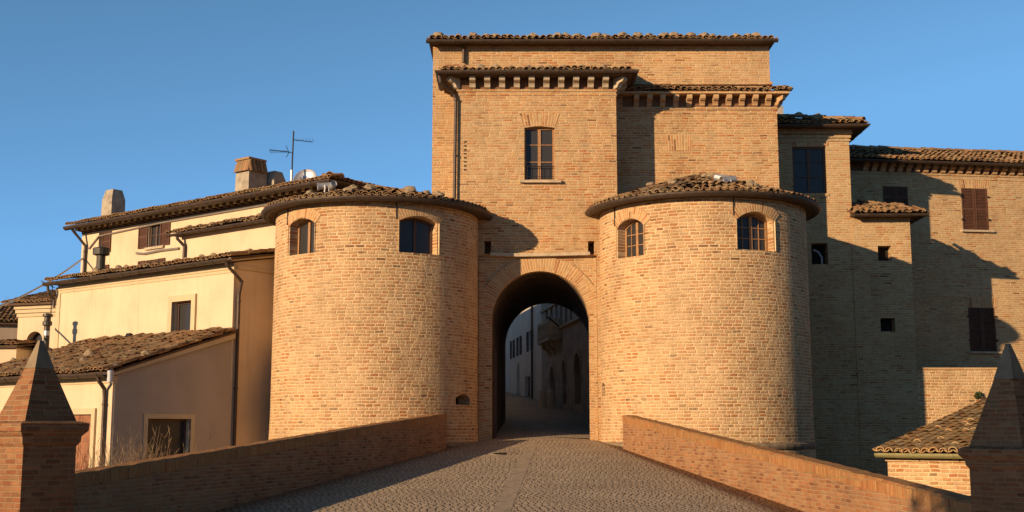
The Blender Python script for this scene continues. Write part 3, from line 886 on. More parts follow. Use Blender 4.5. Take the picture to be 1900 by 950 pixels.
# lower right wing with its own little roof
mx0, mx1 = gf.X(1140, 300, YM), gf.X(1444.5, 300, YM)
zm_top = Z_(176, YM)
MB().box(mx0, mx1, L(YM), L(46.5), -1.6, zm_top).build('side_wall', 'brick_gate', GH)
MB().box(mx0 + .3, mx1 + .035, L(YM) - .04, L(YM) + .3, Z_(204, YM), Z_(199, YM)).build('string_course', 'brick_gate', GH)
MB().box(mx0 + .3, mx1 + .02, L(YM) - .022, L(YM) + .3, Z_(212, YM), Z_(208, YM)).build('string_course', 'brick_gate', GH)
zc0, zc1 = Z_(199, YM), Z_(179, YM); hc = zc1 - zc0
pl = [(gf.X(1180 + 24.4 * k, 190, YM), L(YM), zc0, 0) for k in range(11)] + [(mx1, L(YM), zc0, radians(45))] + [(mx1, L(YM) + .5 * (k + 1), zc0, radians(90)) for k in range(3)]
corbel_row(GH, 'brick_wedge', scroll(.30, hc), .17, pl)
MB().box(mx0 + .3, mx1 + .006, L(YM) - .008, L(YM) + 1, zc0 + .01, zc1 - .004).build('frieze', 'frieze', GH)
MB().box(mx0 + .2, mx1 + .36, L(YM) - .36, L(YM) + 1.5, zc1 + .005, zc1 + .085).build('eave_board', 'brick_gate', GH)
rf = MB(); sl_ = radians(17); zt = zc1 + .12
tiles(rf, (mx0 + .25, L(YM) - .34, zt), (1, 0, 0), (0, cos(sl_), sin(sl_)), mx1 + .36 - mx0 - .25, .9)
tiles(rf, (mx1 + .34, L(YM) - .34, zt), (0, 1, 0), (-cos(sl_), 0, sin(sl_)), 2.2, .55)
deck(rf, [(mx0 + .25, L(YM) - .3, zt + .02), (mx1 + .34, L(YM) - .3, zt + .02), (mx1 + .34, L(YM) + .5, zt + .02 + .8 * tan(sl_)), (mx0 + .25, L(YM) + .5, zt + .02 + .8 * tan(sl_))])
rf.build('roof', ['tile', 'deck'], GH)
MB().box(gf.X(1150, 156, YU), ux1 + .06, L(YU) - .1, L(YU) + .2, Z_(158, YU), Z_(153, YU)).build('string_course', 'brick_gate', GH)
flat_arch(MB(), gf.X(1262, 265, YM), Z_(279, YM), 44 / 57., .52, L(YM) - .008, L(YM) + .05, .04).build('lintel', 'brick_wedge', GH)
# open door leaf just inside the tunnel, with a notice frame
dl = MB().box(acx - aR + .05, acx - aR + .12, 1.0, 3.2, 1.2, 4.3)
for k in range(6): dl.box(acx - aR + .12, acx - aR + .135, 1.04 + .36 * k, 1.36 + .36 * k, 1.25, 4.25)
dl.build('gate_leaf', 'wood_dark', GH)

# ================================================================== ROUND TOWERS
def tower(cpx, Yc, Rpx, eave_py, apex_py, wins, label, extra):
    cx = X_(cpx, 640, Yc); R = Rpx / 2250 * Yc * .993
    t = thing('round_tower', label, 'round tower', (cx, Yc, 0))
    gf_y = Yc - R
    zt = Z_(eave_py, gf_y)
    b = MB(); n = 128
    b.lathe([(R + .06, -1.7), (R + .05, .6), (R, 2.2), (R - .01, zt)], n)
    cs = []
    for (a, zpy0, zpy1, wd, rise) in wins:
        z0, z1 = Z_(zpy0, gf_y + .3), Z_(zpy1, gf_y + .3)
        c = MB()
        # splayed recess, deeper than the wall face
        A = arch_poly(-wd / 2, wd / 2, z0, z1 - rise, rise); B = arch_poly(-wd / 2 - .1, wd / 2 + .1, z0, z1 - rise, rise)
        c.loft([[(x, -R - .6, z) for x, z in B], [(x, -R + .46, z) for x, z in A]])
        c.xf(Matrix.Rotation(a, 4, 'Z'))
        cs.append(c)
    cs += extra(R, t) if extra else []
    cut(b, cs, 'wall', 'brick_tower', t, ('cyl', 0, 0, R))
    for (a, zpy0, zpy1, wd, rise) in wins:
        z0, z1 = Z_(zpy0, gf_y + .3), Z_(zpy1, gf_y + .3)
        w = window(t, Matrix.Rotation(a, 4, 'Z') @ T(0, -R + .36, z0 + .002), wd - .01, z1 - z0 - .01, rise, 'wood_dark' if cpx < 1000 and a > 0 else 'wood', 3 if cpx > 1000 else 1, 2 if cpx > 1000 else 1, 2, fr=.06)
        rg = MB(); rr = (wd * wd / 4 + rise * rise) / (2 * rise)
        fn = lambda v, a=a: Vector(((R + .012 - v.y) * sin(a + v.x / R), -(R + .012 - v.y) * cos(a + v.x / R), v.z))
        t0 = math.asin(min(1, (wd / 2 + .16) / (rr + .15)))
        arch_ring(rg, 0, z1 - rr, rr + .02, rr + .34, t0, 0, .06, fn, 16)
        rg.build('arch', 'brick_wedge', t)
        # pale plastered reveals
        for sg in (-1, 1):
            rv = MB()
            rv.face([(sg * (wd / 2 + .088), -R + .03, z0 + .01), (sg * (wd / 2 - .004), -R + .40, z0 + .01), (sg * (wd / 2 - .004), -R + .40, z1 - rise), (sg * (wd / 2 + .088), -R + .03, z1 - rise)])
            rv.xf(Matrix.Rotation(a, 4, 'Z')); rv.build('reveal', 'plaster_reveal', w)
        # a thin cable down beside the window from the eave
        al = a - (wd / 2 + .16) / R
        MB().tube([((R + .02) * sin(al), -(R + .02) * cos(al), zt), ((R + .02) * sin(al), -(R + .02) * cos(al), z1 - .12)], .016, 6).build('cable', 'iron', t)
    ov = .26
    slp = atan((Z_(apex_py, Yc) - zt - .15) / (R + ov))
    rf = MB(); cone_roof(rf, R + ov, zt + .12, slp)
    ro = rf.build('roof', ['tile', 'deck'], t)
    pr = half_round(.135, .012)
    aa = [radians(-125 + 250 * k / 60) for k in range(61)]
    MB().sweep([((R + ov + .06) * sin(q), -(R + ov + .06) * cos(q), zt + .10) for q in aa], pr).build('gutter', 'gutter', ro)
    bc = MB()
    zb = Z_(826, Yc - R)
    bc.lathe([(R + .02, zb - .14), (R + .07, zb - .11), (R + .10, zb - .04), (R + .09, zb + .03), (R + .02, zb + .07)], 64, cap=False)
    bc.build('base_course', 'stone_grey', t)
    return t, cx, R, zt, slp, ov
def slit_left(R, t):
    a = radians(62); z0, z1 = Z_(751, 36), Z_(731, 36)
    c = MB().prism_y(arch_poly(-.42, .42, z0, z1 - .12, .12), -R - .5, -R + .5).xf(Matrix.Rotation(a, 4, 'Z'))
    MB().prism_y(arch_poly(-.46, .46, z0 - .03, z1 - .1, .14), -R + .46, -R + .48).xf(Matrix.Rotation(a, 4, 'Z')).build('slit_back', 'hole', t)
    return [c]
def slit_right(R, t):
    a = radians(-80); z0, z1 = Z_(733, 36), Z_(708, 36)
    return [MB().prism_y(arch_poly(-.2, .2, z0, z1 - .1, .1), -R - .5, -R + .5).xf(Matrix.Rotation(a, 4, 'Z'))]
TL = tower(697.5, 37.7, 190.5, 374, 350, [(radians(-39), 468, 401, 1.0, .16), (radians(29), 469, 401, 1.12, .14)],
           'round brick tower left of the arch, its far side in shade', slit_left)
TR = tower(1306, 37.7, 194, 365, 326, [(radians(-50), 469, 397, 1.0, .22), (radians(20.5), 465, 395, 1.12, .2)],
           'round brick tower right of the arch, sunlit from the archway side', slit_right)
for (t, cx, R, zt, slp, ov), nm in ((TL, 'left'), (TR, 'right')):
    for k in range(9):
        a = radians(RND.uniform(-62, 62)); r = RND.uniform(.25, 1) * (R + .1)
        z = zt + .12 + (R + ov - r) * tan(slp) + .17
        stone((cx + r * sin(a), 37.7 - r * cos(a), z), RND.uniform(.1, .17), 'tan stone lying on the tiled cone of the %s round tower' % nm, 'stones on the %s tower roof' % nm)

# ================================================================== RIGHT: TALL BRICK HOUSE WITH ITS BAY, LONG BRICK PALACE, OUTBUILDING
YA = 40.98
HA = thing('brick_house', 'tall narrow brick house right of the gatehouse, with a low tiled bay', 'house', (X_(1593, 700, YA), YA, 0))
fa = Frame(HA.location.x, YA, 0)
ax0, ax1 = fa.X(1436, 500, 0), 0.0
za = fa.Z(1500, 240)
b = MB().box(ax0, ax1, 0, 5.5, -2, za)
c = MB()
def rect(f, x0, y0, x1, y1, d=0.0):
    """pixel corners of an opening on a wall plane -> local x0, x1, z0, z1"""
    return f.X(x0, (y0 + y1) / 2, d), f.X(x1, (y0 + y1) / 2, d), f.Z((x0 + x1) / 2, y1, d), f.Z((x0 + x1) / 2, y0, d)
wA = rect(fa, 1471, 272, 1533, 359); hA1 = rect(fa, 1506, 451, 1536, 490)
c.box(wA[0], wA[1], -.5, .22, wA[2], wA[3]); c.box(hA1[0], hA1[1], -.5, .5, hA1[2], hA1[3])
cut(b, [c], 'wall', 'brick_house', HA)
window(HA, T((wA[0] + wA[1]) / 2, .12, wA[2]), wA[1] - wA[0], wA[3] - wA[2], 0, 'wood_dark', 3, 1, 2, fr=.07, sill=('brick_wedge', .05, .16))
flat_arch(MB(), (wA[0] + wA[1]) / 2, wA[3] + .01, wA[1] - wA[0] + .2, .42, -.008, .05, .08).build('lintel', 'brick_wedge', HA)
MB().box(hA1[0] + .01, hA1[1] - .01, .42, .45, hA1[2], hA1[3]).build('slit_back', 'hole', HA)
hk = fa.hit(1522, 478)
MB().tube([(hk[0] - .2, .1, hk[1] + .28), (hk[0] - .05, .06, hk[1] + .2), (hk[0] + .06, .05, hk[1] + .02), (hk[0] + .07, .08, hk[1] - .22)], .035).build('pipe_stub', 'steel', HA)
for k, (p0, p1, d) in enumerate(((240, 249, .10), (251.5, 256, .06), (258, 262, .035))):
    MB().box(ax0, ax1 + d, -d, 5.5, fa.Z(1500, p1), fa.Z(1500, p0) - .003).build('string_course', 'brick_house', HA)
ev = .42; zE = za + .005
MB().box(ax0 - .2, ax1 + ev, -ev, 5.9, zE, zE + .07).build('eave_board', 'deck', HA)
rf = MB(); sp = radians(17); zt = zE + .1
hw = (5.5 + 2 * ev) / 2
tiles(rf, (ax0 - .2, -ev, zt), (1, 0, 0), (0, cos(sp), sin(sp)), ax1 + ev - ax0 + .2, hw / cos(sp), keep=lambda x, s: x < (ax1 + ev - ax0 + .2) - s * cos(sp) + .1)
tiles(rf, (ax1 + ev, -ev, zt), (0, 1, 0), (-cos(sp), 0, sin(sp)), 2 * hw, hw / cos(sp), keep=lambda x, s: s * cos(sp) - .1 < x < 2 * hw - s * cos(sp) + .1)
xr = ax1 + ev - hw; zr = zt + hw * tan(sp)
tiles(rf, (ax1 + ev, -ev + 2 * hw, zt), (-1, 0, 0), (0, -cos(sp), sin(sp)), ax1 + ev - ax0 + .2, hw / cos(sp), keep=lambda x, s: x > s * cos(sp) - .1)
ridge(rf, (ax1 + ev, -ev, zt + .06), (xr, -ev + hw, zr + .04)); ridge(rf, (ax0 - .2, -ev + hw, zr + .03), (xr, -ev + hw, zr + .03)); ridge(rf, (ax1 + ev, -ev + 2 * hw, zt + .06), (xr, -ev + hw, zr + .04))
A0, A1, A2, A3 = (ax0 - .2, -ev + .03, zt), (ax1 + ev - .03, -ev + .03, zt), (ax1 + ev - .03, -ev + 2 * hw - .03, zt), (ax0 - .2, -ev + 2 * hw - .03, zt)
deck(rf, [A0, A1, (xr, -ev + hw, zr), (ax0 - .2, -ev + hw, zr)]); deck(rf, [A1, A2, (xr, -ev + hw, zr)]); deck(rf, [A2, A3, (ax0 - .2, -ev + hw, zr), (xr, -ev + hw, zr)])
ro = rf.build('roof', ['tile', 'deck'], HA)
gutter(ro, [(ax0 - .2, -ev - .08, zE + .03), (ax1 + ev + .08, -ev - .08, zE + .05), (ax1 + ev + .08, 5.8, zE + .03)], r=.1)
for px, py in ((1480, 207), (1512, 212), (1562, 214), (1546, 216), (1590, 220)):
    x, z = fa.hit(px, py, .1); stone((x + HA.location.x, YA + .1 - ev * .3, z - .14), RND.uniform(.12, .2), 'tan stone on the tiled roof of the tall narrow brick house', 'stones on the narrow house roof')
# bay
yb = -.03
q0, q1 = -.04, fa.X(1697, 600, yb)
zb = fa.Z(1640, 403, yb)
b = MB().box(q0, q1, yb, 3.4, -2, zb)
o1, o2 = rect(fa, 1629, 456, 1654, 484, yb), rect(fa, 1634, 590, 1661, 615, yb)
c = MB()
for o in (o1, o2): c.box(o[0], o[1], yb - .5, yb + .45, o[2], o[3])
bay = cut(b, [c], 'bay_wall', 'brick_house', HA)
for o in (o1, o2): MB().box(o[0] + .01, o[1] - .01, yb + .36, yb + .4, o[2], o[3]).build('slit_back', 'hole', HA)
MB().box(q0 + .02, q1 + .02, yb - .03, yb + .1, zb - .09, zb - .003).build('string_course', 'brick_house', HA)
ev = .34
MB().box(q0 - .04, q1 + ev, yb - ev, 1.2, zb, zb + .07).build('eave_board', 'deck', HA)
rf = MB(); sp = radians(20); zt = zb + .1
tiles(rf, (q0 - .04, yb - ev, zt), (1, 0, 0), (0, cos(sp), sin(sp)), q1 + ev - q0, 1.7, keep=lambda x, s: x < (q1 + ev - q0) - (s - .2) * cos(sp) * .8, jit=2)
tiles(rf, (q1 + ev, yb - ev, zt), (0, 1, 0), (-cos(sp), 0, sin(sp)), 3.2, 1.9, keep=lambda x, s: x > (s - .2) * cos(sp), jit=2)
for k in range(26):
    x = RND.uniform(q0 + .1, q1 + .1); y = RND.uniform(0, 1.2)
    one_tile(rf, Vector((x, yb - ev + .15 + y, zt + .1 + y * tan(sp) * .8)), Vector((cos(.5), sin(RND.uniform(-.6, .6)), 0)).normalized(), Vector((RND.uniform(-.5, .5), 1, RND.uniform(.2, .5))).normalized(), Vector((0, -.3, 1)).normalized(), .11, .42, True)
deck(rf, [(q0 - .04, yb - ev + .02, zt), (q1 + ev - .02, yb - ev + .02, zt), (q1 - .9, 1.1, zt + .5), (q0 - .04, 1.1, zt + .5)])
deck(rf, [(q1 + ev - .02, yb - ev + .02, zt), (q1 + ev - .02, 2.9, zt), (q1 - 1.3, 2.9, zt + .55), (q1 - .9, 1.1, zt + .5)])
ro = rf.build('bay_roof', ['tile', 'deck'], HA)
gutter(ro, [(q0 - .02, yb - ev - .07, zb + .03), (q1 + ev + .07, yb - ev - .07, zb + .05), (q1 + ev + .07, 2.9, zb + .03)], r=.09)

# long palace, turned a little away
RB = radians(8)
OB = (X_(1590, 400, 44.6), 44.6)
HB = thing('brick_palace', 'long brick palace with brown shutters at the far right, behind the narrow brick house', 'palace', (OB[0], OB[1], 0), RB)
fb = Frame(OB[0], OB[1], RB)
BX0, BX1 = -3.0, 13.0
zB = fb.Z(1750, 308)
b = MB().box(BX0, BX1, 0, 9, -2, zB)
W1, W2, W3 = rect(fb, 1785, 350, 1834, 427), rect(fb, 1798, 571, 1848, 652), rect(fb, 1638, 346, 1685, 385)
c = MB()
for o in (W1, W2, W3): c.box(o[0], o[1], -.5, .2, o[2], o[3])
cut(b, [c], 'wall', 'brick_house', HB)
for o, lab in ((W1, None), (W2, 'dark shutters closed in the shade'), (W3, None)):
    w, h = o[1] - o[0], o[3] - o[2]
    for sg in (0, 1):
        s_ = shutter_leaf(HB, T(o[0] + sg * w / 2 + .008, .03, o[2] + .01), w / 2 - .016, h - .02, 'shutter', 2)
    if o is not W3:
        MB().prism_x([(.05, -.08), (-.12, -.08), (-.13, -.01), (.05, -.002)], o[0] - .1, o[1] + .12).xf(T(0, 0, o[2])).build('sill', 'stone_trim', HB)
        flat_arch(MB(), (o[0] + o[1]) / 2, o[3] + .01, w + .15, .4, -.008, .05, .08).build('lintel', 'brick_wedge', HB)
        for sg in (-1, 1):
            for zz in (.25, .8):
                MB().box((o[0] + o[1]) / 2 + sg * (w / 2 + .01) - .03, (o[0] + o[1]) / 2 + sg * (w / 2 + .01) + .03, -.05, .02, o[2] + h * zz - .03, o[2] + h * zz + .03).build('hinge', 'iron', HB)
zc0, zc1 = fb.Z(1750, 322.5), zB; hc = zc1 - zc0
corbel_row(HB, 'brick_wedge', scroll(.34, hc), .19, [(fb.X(1604 + 15.9 * k, 316), 0, zc0, 0) for k in range(19)])
MB().box(BX0, BX1, -.008, .3, zc0 + .01, zc1 - .004).build('frieze', 'frieze', HB)
MB().box(BX0, BX1, -.035, .3, zc0 - .07, zc0 - .003).build('string_course', 'brick_house', HB)
MB().box(BX0, BX1, -.02, .3, zc0 - .2, zc0 - .13).build('string_course', 'brick_house', HB)
ev = .46
MB().box(BX0, BX1 + .3, -ev, 9.4, zB + .005, zB + .075).build('eave_board', 'deck', HB)
rf = MB(); sp = radians(17); zt = zB + .11; hw = 4.5 + ev
tiles(rf, (BX0, -ev, zt), (1, 0, 0), (0, cos(sp), sin(sp)), BX1 + .3 - BX0, hw / cos(sp))
tiles(rf, (BX1 + .3, -ev + 2 * hw, zt), (-1, 0, 0), (0, -cos(sp), sin(sp)), BX1 + .3 - BX0, hw / cos(sp))
zr = zt + hw * tan(sp)
ridge(rf, (BX0, -ev + hw, zr + .02), (BX1 + .3, -ev + hw, zr + .02))
deck(rf, [(BX0, -ev + .03, zt), (BX1 + .3, -ev + .03, zt), (BX1 + .3, -ev + hw, zr), (BX0, -ev + hw, zr)]); deck(rf, [(BX1 + .3, -ev + 2 * hw, zt), (BX0, -ev + 2 * hw, zt), (BX0, -ev + hw, zr), (BX1 + .3, -ev + hw, zr)])
for xg in (BX0 + .15, BX1 + .1):
    rf.mi = 1; rf.prism_x([(-ev + .3, zt - .05), (-ev + 2 * hw - .3, zt - .05), (-ev + hw, zr - .12)], xg - .1, xg + .1); rf.mi = 0
ro = rf.build('roof', ['tile', 'deck'], HB)
gutter(ro, [(BX0, -ev - .08, zB + .03), (BX1 + .3, -ev - .08, zB + .05)], r=.1)
# low garden wall flush with the bay
yk = 0.0
k0, k1 = q1 + .01, 9.0; zk = fa.Z(1790, 686, yk)
HW = thing('garden_wall', 'low thick brick wall half in shade, running right from the foot of the bay', 'wall', (HA.location.x + k0, YA, 0))
MB().box(0, k1 - k0, 0, 2.2, -2, zk).build('wall', 'brick_tower', HW)
MB().box(-.0, k1 - k0, -.03, 2.25, zk + .002, zk + .07).build('coping', 'brick_wedge', HW)

# small outbuilding below the ramp
RG = radians(-42)
OG = (X_(1646, 840, 29.5), 29.5)
HG = thing('brick_outbuilding', 'low pale brick outbuilding with a steep tiled lean-to roof beside the right pillar', 'outbuilding', (OG[0], OG[1], -1.35), RG)
fg = Frame(OG[0], OG[1], RG)
zG = fg.Z(1650, 846) + 1.35
GL = 7.0; GD = 8.2
MB().box(0, GL, 0, GD, -.5, zG).build('wall', 'brick_tower', HG)
MB().box(-.03, GL, -.06, .2, zG - .12, zG - .04).build('string_course', 'brick_tower', HG)
sp = radians(10.5); ev = .22
rf = MB(); zt = zG + .1
tiles(rf, (-.12, -ev, zt), (1, 0, 0), (0, cos(sp), sin(sp)), GL + .2, (GD + ev) / cos(sp), jit=.7)
deck(rf, [(-.1, -ev + .02, zt), (GL, -ev + .02, zt), (GL, GD, zt + (GD + ev) * tan(sp)), (-.1, GD, zt + (GD + ev) * tan(sp))], .08)
rf.mi = 1; rf.prism_x([(0.02, zG - .02), (GD, zG - .02), (GD, zG + GD * tan(sp) + .1), (0.02, zG + .08)], .02, .3)
ro = rf.build('roof', ['tile_red', 'deck'], HG)
gutter(ro, [(-.14, -ev - .08, zG + .07), (GL, -ev - .08, zG + .07)], 'gutter_olive', r=.11)

# ================================================================== LEFT: CREAM HOUSES
RL = radians(-37.7)
OC = (-8.67, 37.5)
fl = Frame(OC[0], OC[1], RL)
def eave_wave(parent, x0, x1, y, z, ev, sp, depth, mat='tile', keep=None, hip=None, board=True, g=True, jit=1.0):
    rf = MB(); zt = z + .11
    tiles(rf, (x0, y - ev, zt), (1, 0, 0), (0, cos(sp), sin(sp)), x1 - x0, (depth + ev) / cos(sp), keep=keep, jit=jit)
    zr = zt + (depth + ev) * tan(sp)
    deck(rf, [(x0 + .02, y - ev + .03, zt), (x1 - .02, y - ev + .03, zt), (x1 - .02, y + depth, zr), (x0 + .02, y + depth, zr)])
    ro = rf.build('roof', [mat, 'deck'], parent)
    if g: gutter(ro, [(x0 - .02, y - ev - .08, z + .035), (x1 + .02, y - ev - .08, z + .05)], r=.12)
    return ro
# --- middle house
H1 = thing('cream_house', 'two storey cream house with one small modern window beside the left round tower', 'house', (OC[0], OC[1], 0), RL)
z1 = fl.Z(300, 505)
x1a = fl.X(104, 600)
b = MB().box(x1a, 0, 0, 3.4, -1.6, z1)
w1 = rect(fl, 321, 559, 357, 619)
cut(b, [MB().box(w1[0], w1[1], -.5, .28, w1[2], w1[3])], 'wall', 'stucco_shop', H1)
w = window(H1, T((w1[0] + w1[1]) / 2, .2, w1[2]), w1[1] - w1[0], w1[3] - w1[2], 0, 'wood_dark', 1, 1, 1, fr=.07)
def surround(parent, o, t=.15, d=.035, foot=True, mat='stucco_trim'):
    m = MB()
    m.box(o[0] - t, o[0], -d, .05, o[2] - (t if foot else 0), o[3] + t); m.box(o[1], o[1] + t, -d, .05, o[2] - (t if foot else 0), o[3] + t)
    m.box(o[0], o[1], -d, .05, o[3], o[3] + t)
    if foot: m.box(o[0], o[1], -d, .05, o[2] - t, o[2])
    bmesh.ops.remove_doubles(m.bm, verts=m.bm.verts, dist=.0005)
    return m.build('surround', mat, parent)
surround(H1, w1, .2, .075)
MB().box(x1a - .03, .06, -.06, .1, z1 - .2, z1 - .08).build('cornice', 'stucco_trim', H1)
MB().box(x1a - .02, .03, -.03, .1, z1 - .3, z1 - .2).build('cornice', 'stucco_trim', H1)
MB().box(x1a - .01, x1a + .22, -.03, .2, 3.5, z1 - .3).build('corner_strip', 'stucco_trim', H1)
MB().box(-.02, .06, .0, 3.4, z1 - .18, z1 - .06).build('cornice', 'stucco_trim', H1)
sp1 = radians(11)
MB().prism_x([(0.02, z1 - .02), (3.4, z1 - .02), (3.4, z1 + 3.4 * tan(sp1)), (.02, z1 + .02)], -.12, -.003).build('gable', 'stucco_shop', H1)
MB().box(x1a - .1, .16, -.34, .02, z1 + .005, z1 + .06).build('eave_board', 'deck', H1)
MB().prism_x([(-.3, z1 + .0), (3.4, z1 + 3.6 * tan(sp1) - .02), (3.4, z1 + 3.6 * tan(sp1) + .12), (-.3, z1 + .12)], .1, .18).build('verge_board', 'stucco_trim', H1)
ro = eave_wave(H1, x1a - .12, .26, 0, z1 + .02, .36, sp1, 3.4)
pipe(H1, [(.12, -.42, z1 + .02), (.12, -.38, z1 - .12), (.22, -.08, z1 - .42), (.24, .12, z1 - .6), (.1, .14, z1 - 1.0), (.1, .14, -1.2)], .055, clips=[(.1, .14, z1 - 1.2), (.1, .14, 3), (.1, .14, 1.2)])
pipe(H1, [(x1a + .0, -.42, z1), (x1a + .0, -.36, z1 - .3), (x1a - .05, -.1, z1 - .5), (x1a - .06, -.08, z1 - .8)], .05)
fx, fz = fl.hit(186, 508, 1.2)
fp = MB().lathe([(.16, fz - .5), (.16, fz + .72), (.165, fz + .74)], 16, (fx, 1.2))
fo = fp.build('flue', 'copper_pipe', H1)
MB().lathe([(.17, fz + .66), (.30, fz + .70), (.31, fz + .92), (.27, fz + .95), (.05, fz + 1.0)], 16, (fx, 1.2)).build('cowl', 'copper_pipe', fo)
# --- annex in front
H2 = thing('cream_annex', 'low cream annex with a lean-to tiled roof, brown door and dark shop window', 'house', (OC[0] - 4.16 * .61, OC[1] - 4.16 * .79, 0), RL)
fx2 = Frame(H2.location.x, H2.location.y, RL)
fs2 = Frame(H2.location.x, H2.location.y, RL + pi / 2)       # its gable side, facing right
z2 = fx2.Z(150, 700); xA = -7.6; D2 = 4.16
zt2 = fl.Z(430, 626)
sp2 = atan((zt2 - z2) / D2)
b = MB().box(xA, 0, 0, D2, -1.6, z2)
d1 = rect(fx2, 122, 769, 170, 895); d0 = (d1[0] - 3.6, d1[1] - 3.6, d1[2], d1[3])
sw = rect(fs2, 272, 777, 352, 860)
c = MB().box(d1[0], d1[1], -.5, .18, d1[2], d1[3]); c.box(d0[0], d0[1], -.5, .18, d0[2], d0[3])
c.box(-.35, .5, sw[0], sw[1], sw[2], sw[3])
cut(b, [c], 'wall', 'stucco', H2)
for o in (d1, d0):
    wd = (o[1] - o[0]) / 2
    for sg in (0, 1):
        m = MB().box(0, wd - .01, -.03, .03, 0, o[3] - o[2])
        for r in range(9): m.box(.1, wd - .11, -.042, -.03, .12 + r * .26, .34 + r * .26)
        m.xf(T(o[0] + sg * wd + .005, .1, o[2])); m.build('door', 'door', H2)
    surround(H2, o, .17, .07, False)
wo = window(H2, T(-.22, (sw[0] + sw[1]) / 2, sw[2], pi / 2), sw[1] - sw[0], sw[3] - sw[2], 0, 'wood_dark', 1, 1, 1, fr=.07)
m = MB()
t_ = .14
m.box(-.05, .035, sw[0] - t_, sw[0], sw[2] - .3, sw[3] + t_); m.box(-.05, .035, sw[1], sw[1] + t_, sw[2] - .3, sw[3] + t_); m.box(-.05, .035, sw[0], sw[1], sw[3], sw[3] + t_)
bmesh.ops.remove_doubles(m.bm, verts=m.bm.verts, dist=.0005); m.build('surround', 'stucco_trim', H2)
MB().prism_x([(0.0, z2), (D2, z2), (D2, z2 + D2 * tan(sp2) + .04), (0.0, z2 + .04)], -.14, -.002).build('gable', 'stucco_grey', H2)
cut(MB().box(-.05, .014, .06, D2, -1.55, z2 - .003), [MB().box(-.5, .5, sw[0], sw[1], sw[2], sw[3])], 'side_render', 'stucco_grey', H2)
MB().box(xA, .08, -.07, .1, z2 - .12, z2 - .004).build('cornice', 'stucco_trim', H2)
MB().box(xA, .05, -.035, .1, z2 - .2, z2 - .12).build('cornice', 'stucco_trim', H2)
MB().box(xA, .14, -.3, .02, z2 + .003, z2 + .05).build('eave_board', 'deck', H2)
MB().prism_x([(-.28, z2 - .05), (D2, z2 + D2 * tan(sp2) - .03), (D2, z2 + D2 * tan(sp2) + .12), (-.28, z2 + .08)], .08, .17).build('verge_board', 'stucco_trim', H2)
ro = eave_wave(H2, xA, .24, 0, z2 + .01, .34, sp2, D2, jit=1.6)
pipe(H2, [(-.12, -.42, z2), (-.12, -.38, z2 - .14), (-.25, -.1, z2 - .36), (-.25, -.08, z2 - .6), (-.25, -.08, -1.2)], .055, clips=[(-.25, -.08, z2 - .8), (-.25, -.08, 1.0)])
gx2, gz2 = fl.hit(85, 645, -1.0)
o = MB().lathe([(.1, gz2 - .6), (.1, gz2 + .85)], 14, (gx2, 4.16 - 1.0)).build('flue', 'copper_pipe', H2)
MB().lathe([(.105, gz2 + .74), (.16, gz2 + .78), (.16, gz2 + .9), (.11, gz2 + .93), (.11, gz2 + 1.05), (.17, gz2 + 1.08), (.17, gz2 + 1.16), (.03, gz2 + 1.2)], 14, (gx2, 4.16 - 1.0)).build('cowl', 'copper_pipe', o)
MB().lathe([(.104, gz2 + .42), (.104, gz2 + .58)], 14, (gx2, 4.16 - 1.0)).build('band', 'steel', o)
for px, py in ((108, 662), (118, 684), (155, 671), (60, 672), (20, 680), (290, 652), (196, 672)):
    x, z = fx2.hit(px, py, 1.2)
    y = 1.0 + RND.uniform(-.6, .8)
    zz = z2 + .12 + (y + .34) * tan(sp2) + .14
    p = Matrix.Rotation(RL, 3, 'Z') @ Vector((x, y, 0)); stone((p.x + H2.location.x, p.y + H2.location.y, zz), RND.uniform(.1, .16), 'stone lying on the lean-to roof of the low cream annex', 'stones on the annex roof')
# --- tall back house with the block projecting from it
yc = 5.0
H3 = thing('tall_cream_house', 'tall cream house at the back left with rafter ends, antenna and two chimneys', 'house', (OC[0] + yc * .6115, OC[1] + yc * .7912, 0), RL)
f3 = Frame(H3.location.x, H3.location.y, RL)
x30, x31 = f3.X(151, 470), f3.X(612, 350)
z3 = f3.Z(400, 383)
b = MB().box(x30, x31, 0, 8, -1, z3)
V1 = rect(f3, 276, 416, 298, 458); V2 = rect(f3, 270, 482, 293, 520); V3 = rect(f3, 183, 432, 190, 470); V4 = rect(f3, 176, 494, 186, 520)
c = MB()
for o in (V1, V2, V3, V4): c.box(o[0], o[1], -.5, .25, o[2], o[3])
cut(b, [c], 'wall', 'stucco', H3)
for o in (V1, V2, V3, V4):
    w, h = o[1] - o[0], o[3] - o[2]
    if w > .5: wn_ = window(H3, T((o[0] + o[1]) / 2, .12, o[2]), w, h, 0, 'wood_dark', 2, 1, 2, fr=.06)
    else: MB().box(o[0] + .01, o[1] - .01, .18, .22, o[2], o[3]).build('window', 'glass', H3)
    lw = min(.62, w * .55) if w > .8 else .62
    if w > .5: shutter_leaf(H3, T(o[0] - lw - .02, -.035, o[2]), lw, h)
    shutter_leaf(H3, T(o[1] + .02, -.035, o[2]), lw, h)
    if w > .5: MB().box(o[0] - .12, o[1] + .3, -.1, .04, o[2] - .1, o[2] - .004).build('sill', 'stone_trim', H3)
ev = .62
MB().box(x30 - .15, x31 + ev, -ev, 8.6, z3 + .005, z3 + .07).build('eave_board', 'deck', H3)
MB().box(x30 - .01, x31 + .01, -.03, .2, z3 - .2, z3 - .003).build('frieze', 'deck', H3)  # dark board painting in the eave shade between the rafter ends
pr_ = [(x30 + .2 + (x31 - x30 - .3) * k / 36, 0, z3 - .14, 0) for k in range(37)] + [(x31, .5 + .5 * k, z3 - .14, pi / 2) for k in range(6)]
corbel_row(H3, 'deck', [(.02, -.02), (-.40, .02), (-.40, .137), (.02, .137)], .13, pr_, 'rafter')
corbel_row(H3, 'stucco_trim', [(-.402, .0), (-.45, .0), (-.45, .13), (-.402, .13)], .12, pr_, 'rafter_end')
